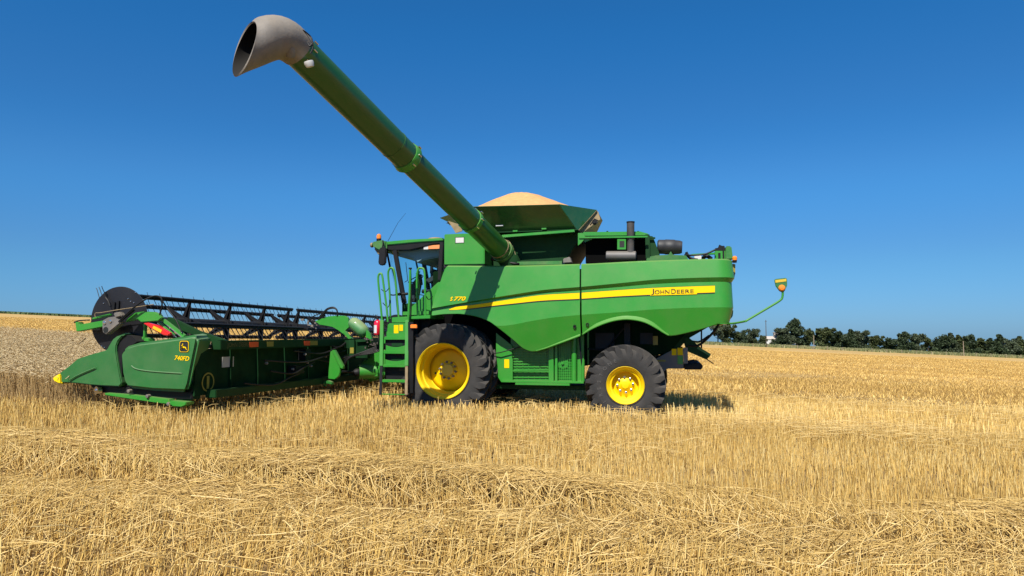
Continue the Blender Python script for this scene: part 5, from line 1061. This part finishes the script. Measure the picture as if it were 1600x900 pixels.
for a in angs:
    ca, sa = math.cos(R(a)), math.sin(R(a)); rb = .445
    for ya_, yb_ in ((5.88, .85), (.65, -5.88)):
        mb = MB(); p0, p1 = rc(ya_) + Vector((ca * rb, 0, sa * rb)), rc(yb_) + Vector((ca * rb, 0, sa * rb)); mb.tube([p0, p1], .028, 8)
        # flat wear strip under the pipe, then the fingers
        mb.bar(p0 + Vector((0, 0, -.03)), p1 + Vector((0, 0, -.03)), .012, .045)
        nb = int(abs(ya_ - yb_) / .145)
        for k in range(nb):
            q = p0.lerp(p1, (k + .5) / nb); tip = Vector((-.07, .0, -.19)) if ca > -.5 else Vector((-.13, 0, -.25)); fw = 1 if ca > -.5 else 1.6
            mb.tube([q + Vector((.0, 0, .03)), q + Vector((.012, .012, -.02)), q + tip + Vector((0, random.uniform(-.012, .012), 0))], [.007 * fw, .007 * fw, .0045 * fw], 4)
            if k % 2 == 0: mb.tube([q, q + Vector((.02, .01, .075))], .005, 4)
        mb.build('reel_bat', REELB, RL, ang=50)
for y in (5.65, 4.40, 3.17, 1.95, .95, .50, -.75, -2.0, -3.2, -4.5, -5.6):
    mb = MB(); c = rc(y)
    for a in angs:
        ca, sa = math.cos(R(a)), math.sin(R(a)); u_ = Vector((ca, 0, sa)); t_ = Vector((-sa, 0, ca)); sgy = .0
        tipy = .03
        A_ = [c + u_ * .07 + t_ * .085 + Vector((0, -tipy, 0)), c + u_ * .07 - t_ * .085 + Vector((0, -tipy, 0)), c + u_ * .435 - t_ * .025 + Vector((0, tipy, 0)), c + u_ * .435 + t_ * .025 + Vector((0, tipy, 0))]
        mb.prism(A_, (0, .012, 0))
        B_ = [c + u_ * .07 + Vector((0, -tipy - .06, 0)), c + u_ * .07 + Vector((0, -tipy + .06, 0)), c + u_ * .435 + Vector((0, tipy + .02, 0)), c + u_ * .435 + Vector((0, tipy - .02, 0))]
        mb.prism(B_, t_ * .014)
    mb.lathe([(-.03, .08), (-.03, .12), (.03, .12), (.03, .08)], c, (0, 1, 0), 18); mb.build('reel_spider', REELB, RL)
# near reel arm
ya = 6.05
mb = MB(); mb.side([(195, 503), (203, 493), (211, 488.5), (224, 486.6), (240, 487.3), (248.5, 491), (252, 497), (247, 501.7), (220, 503.8), (215.5, 499), (205, 501)], ya + .1, ya + .02); ra = mb.build('reel_arm', GREEN, HD, bev=.012)
mb = MB(); mb.bar(S(250, 496, ya + .02), S(289, 526, ya - .05), .06, .055); mb.bar(S(248, 503, ya), S(274, 524, ya - .05), .05, .035); mb.build('lift_strut', GREEN, ra, bev=.006)
mb = MB(); mb.bar(S(252, 500, ya + .03), S(284, 527, ya), .012, .012); mb.bar(S(246, 505, ya + .02), S(276, 527, ya), .01, .01); mb.build('strut_line', CHROME, ra)
mb = MB(); mb.prism([S(262, 495, 5.6), S(275, 500, 5.6), S(310, 517, 5.6), S(352, 531.5, 5.6), S(330, 534, 5.6), S(280, 516, 5.6), S(258, 505, 5.6)], (0, -.08, 0)); mb.build('arm_beam', GREENDK, ra, bev=.01)
mb = MB(); mb.side([(117, 503), (122.5, 503), (124, 507), (162, 500.5), (163, 510), (124, 517.5), (119, 518)], ya + .1, ya); mb.bar(S(145.5, 498, ya + .05), S(174, 491.5, ya + .05), .05, .035); mb.build('slide_tube', GREEN, ra, bev=.008)
mb = MB(); mb.side([(159, 501), (168, 496), (182, 494), (187, 500), (188, 505), (172, 518), (166, 523), (160, 520), (159, 512)], ya + .14, ya + .02); mb.side([(176, 489), (187, 487), (190, 494), (180, 497)], ya + .16, ya + .06); mo = mb.build('reel_motor', GREY, ra, bev=.015)
mb = MB(); mb.lathe([(-.02, .001), (-.02, .03), (.012, .03), (.014, .001)], S(163.5, 504.5, ya + .14), (0, 1, 0), 10); mb.lathe([(-.02, .001), (-.02, .026), (.012, .026), (.014, .001)], S(173, 502, ya + .14), (0, 1, 0), 10); mb.build('motor_bolt', CHROME, mo)
mb = MB(); mb.lathe([(0, .001), (0, .05), (.012, .05), (.013, .001)], S(166, 515.5, ya + .13), (0, 1, 0), 14); mb.build('motor_port', DARKT, mo)
mb = MB(); mb.tube(smooth([S(116, 504, ya + .05), S(124, 501, ya + .05), S(140, 500, ya + .06)]), .012, 6); mb.bar(S(186, 503, ya + .16), S(210, 484, ya + .16), .03, .03); mb.bar(S(182, 506, ya + .12), S(206, 486, ya + .12), .03, .03); mb.tube(smooth([S(188, 500, ya + .2), S(205, 484, ya + .2), S(222, 471, ya + .2), S(236, 464, ya + .15), S(245, 462.5, ya + .1), S(252, 466, ya + .1), S(253, 478, ya + .1), S(250, 490, ya + .08), S(249, 497, ya + .08)]), .013, 7)
mb.tube(smooth([S(252, 466, ya), S(260, 480, ya), S(275, 500, ya), S(284, 520, ya)]), .010, 6); mb.build('hose', BLACK, ra)
mb = MB(); mb.tube(smooth([S(149, 496, ya + .12), S(149, 489.5, ya + .12), S(158, 488.5, ya + .12), S(185, 484, ya + .12), S(212, 480, ya + .12), S(240, 475.5, ya + .12)]), .007, 6); mb.build('control_rod', DUSTREFL, ra)
mb = MB(); mb.side([(222.5, 506), (228, 506), (226.5, 512), (226, 533), (223, 533), (223.5, 512)], ya - .05, ya - .11); mb.side([(221, 526), (232, 529), (233, 534), (221, 533)], ya - .05, ya - .2); mb.build('arm_jack', GREEN, ra, bev=.008)
mb = MB(); mb.prism([S(223, 505, ya + .1), S(231, 504.2, ya + .1), S(245, 508, ya + .1), S(265.5, 521, ya + .1), S(262.5, 525, ya + .1), S(255, 524, ya + .1), S(236, 514, ya + .1)], (0, -.08, 0)); rl = mb.build('tail_lamp', REDL, HD, bev=.012)
mb = MB(); mb.prism([S(240, 509, ya + .105), S(253, 515.5, ya + .105), S(251, 520, ya + .105), S(238, 513, ya + .105)], (0, -.02, 0)); mb.build('lamp_reflector', mat('amber_reflector', (.9, .42, .01), .35), rl)
mb = MB()
for k in range(3): mb.tube([S(156 + 5 * k, 468 - 2 * k, 5.6), S(151.5 + 4 * k, 452 - 1.5 * k, 5.6), S(150 + 4.5 * k, 450 - 1.5 * k, 5.6)], .006, 5)
mb.tube([S(134, 528, 5.7), S(124, 537, 5.7)], .006, 5); mb.build('reel_finger', REELB, RL)
# centre arm
yq = .35
mb = MB(); mb.side([(492, 502), (499, 499), (503, 497.5), (509, 497), (507, 495.5), (516, 494), (527, 493), (539, 493.5), (544, 497), (544.5, 502), (547, 510), (540, 516), (536, 522), (528, 516), (519, 511), (509, 509), (499, 507.5)], yq, yq - .08); ca_ = mb.build('reel_arm', GREEN, HD, bev=.012)
mb = MB(); mb.bar(S(538, 518, yq), S(550, 531, yq), .07, .12, up=(0, 1, 0)); mb.build('arm_strut', GREEN, ca_, bev=.008)
mb = MB(); a, b = S(552, 504, yq + .15), S(570, 520, yq + .15); d_ = b - a
mb.tube([a - d_ * .28, a - d_ * .2, a - d_ * .05, a.lerp(b, .25), a.lerp(b, .75), b + d_ * .02, b + d_ * .14, b + d_ * .2], [.02, .09, .135, .155, .155, .135, .08, .02], 20); mb.build('accumulator_cover', LGREEN, ca_, ang=60)
mb = MB()
for off in (0, 2.5): mb.tube(smooth([S(498, 499 - off, yq), S(505, 491 - off, yq), S(512, 483.5 - off * .6, yq), S(521, 481.5 - off * .5, yq), S(526.5, 485, yq), S(527, 494, yq)]), .018, 7)
mb.tube(smooth([S(486, 498, yq), S(490, 494, yq), S(500, 490, yq), S(508, 487, yq)]), .012, 6); mb.tube(smooth([S(545, 525, yq), S(556, 524, yq), S(575, 528, yq), S(588, 522, yq)]), .02, 6); mb.build('hose', BLACK, ca_)
mb = MB()
for k in range(14):
    u, v = 476 + random.random() * 24, 497 + random.random() * 22; q = S(u, v, yq - .1); mb.box((q.x, q.y, q.z), (q.x + random.uniform(.02, .09), q.y + .05, q.z + random.uniform(.02, .07)))
mb.build('centre_drive', GREY, ca_, bev=.004)
mb = MB(); mb.side([(572, 515), (577, 521), (580, 530), (576, 536), (571, 532)], .6, .5); mb.build('side_bracket', GREEN, HD, bev=.01)
# centre drive shield on the back, stand foot, drive shaft
mb = MB(); mb.side([(512, 592), (516, 549), (518, 548), (524, 560), (530.5, 574), (531, 582), (529, 588), (523, 593)], 2.2, 2.12); mb.side([(518, 547.5), (522, 546.5), (536, 573), (535, 577), (531.5, 575)], 2.25, 2.15); mb.build('drive_cover', GREEN, HD, bev=.01)
mb = MB(); mb.side([(505, 596), (512, 594.5), (518, 597), (518.5, 601), (511, 599.5), (508, 600), (508, 603.5), (505, 604)], 2.3, 2.2); mb.build('stand_foot', GREEND, HD, bev=.008)
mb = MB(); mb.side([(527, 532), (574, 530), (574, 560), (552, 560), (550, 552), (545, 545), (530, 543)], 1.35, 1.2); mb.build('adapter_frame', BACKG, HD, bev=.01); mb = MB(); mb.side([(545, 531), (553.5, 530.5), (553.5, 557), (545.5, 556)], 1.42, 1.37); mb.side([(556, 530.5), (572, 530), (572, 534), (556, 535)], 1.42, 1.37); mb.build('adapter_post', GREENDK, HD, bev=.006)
mb = MB(); mb.box(*sbox(547, 543, 552.5, 552, 1.426, 1.42)); mb.build('warning_sticker', OLIVE, HD)

for o in bpy.data.objects:
    if '_off' in o: del o['_off']
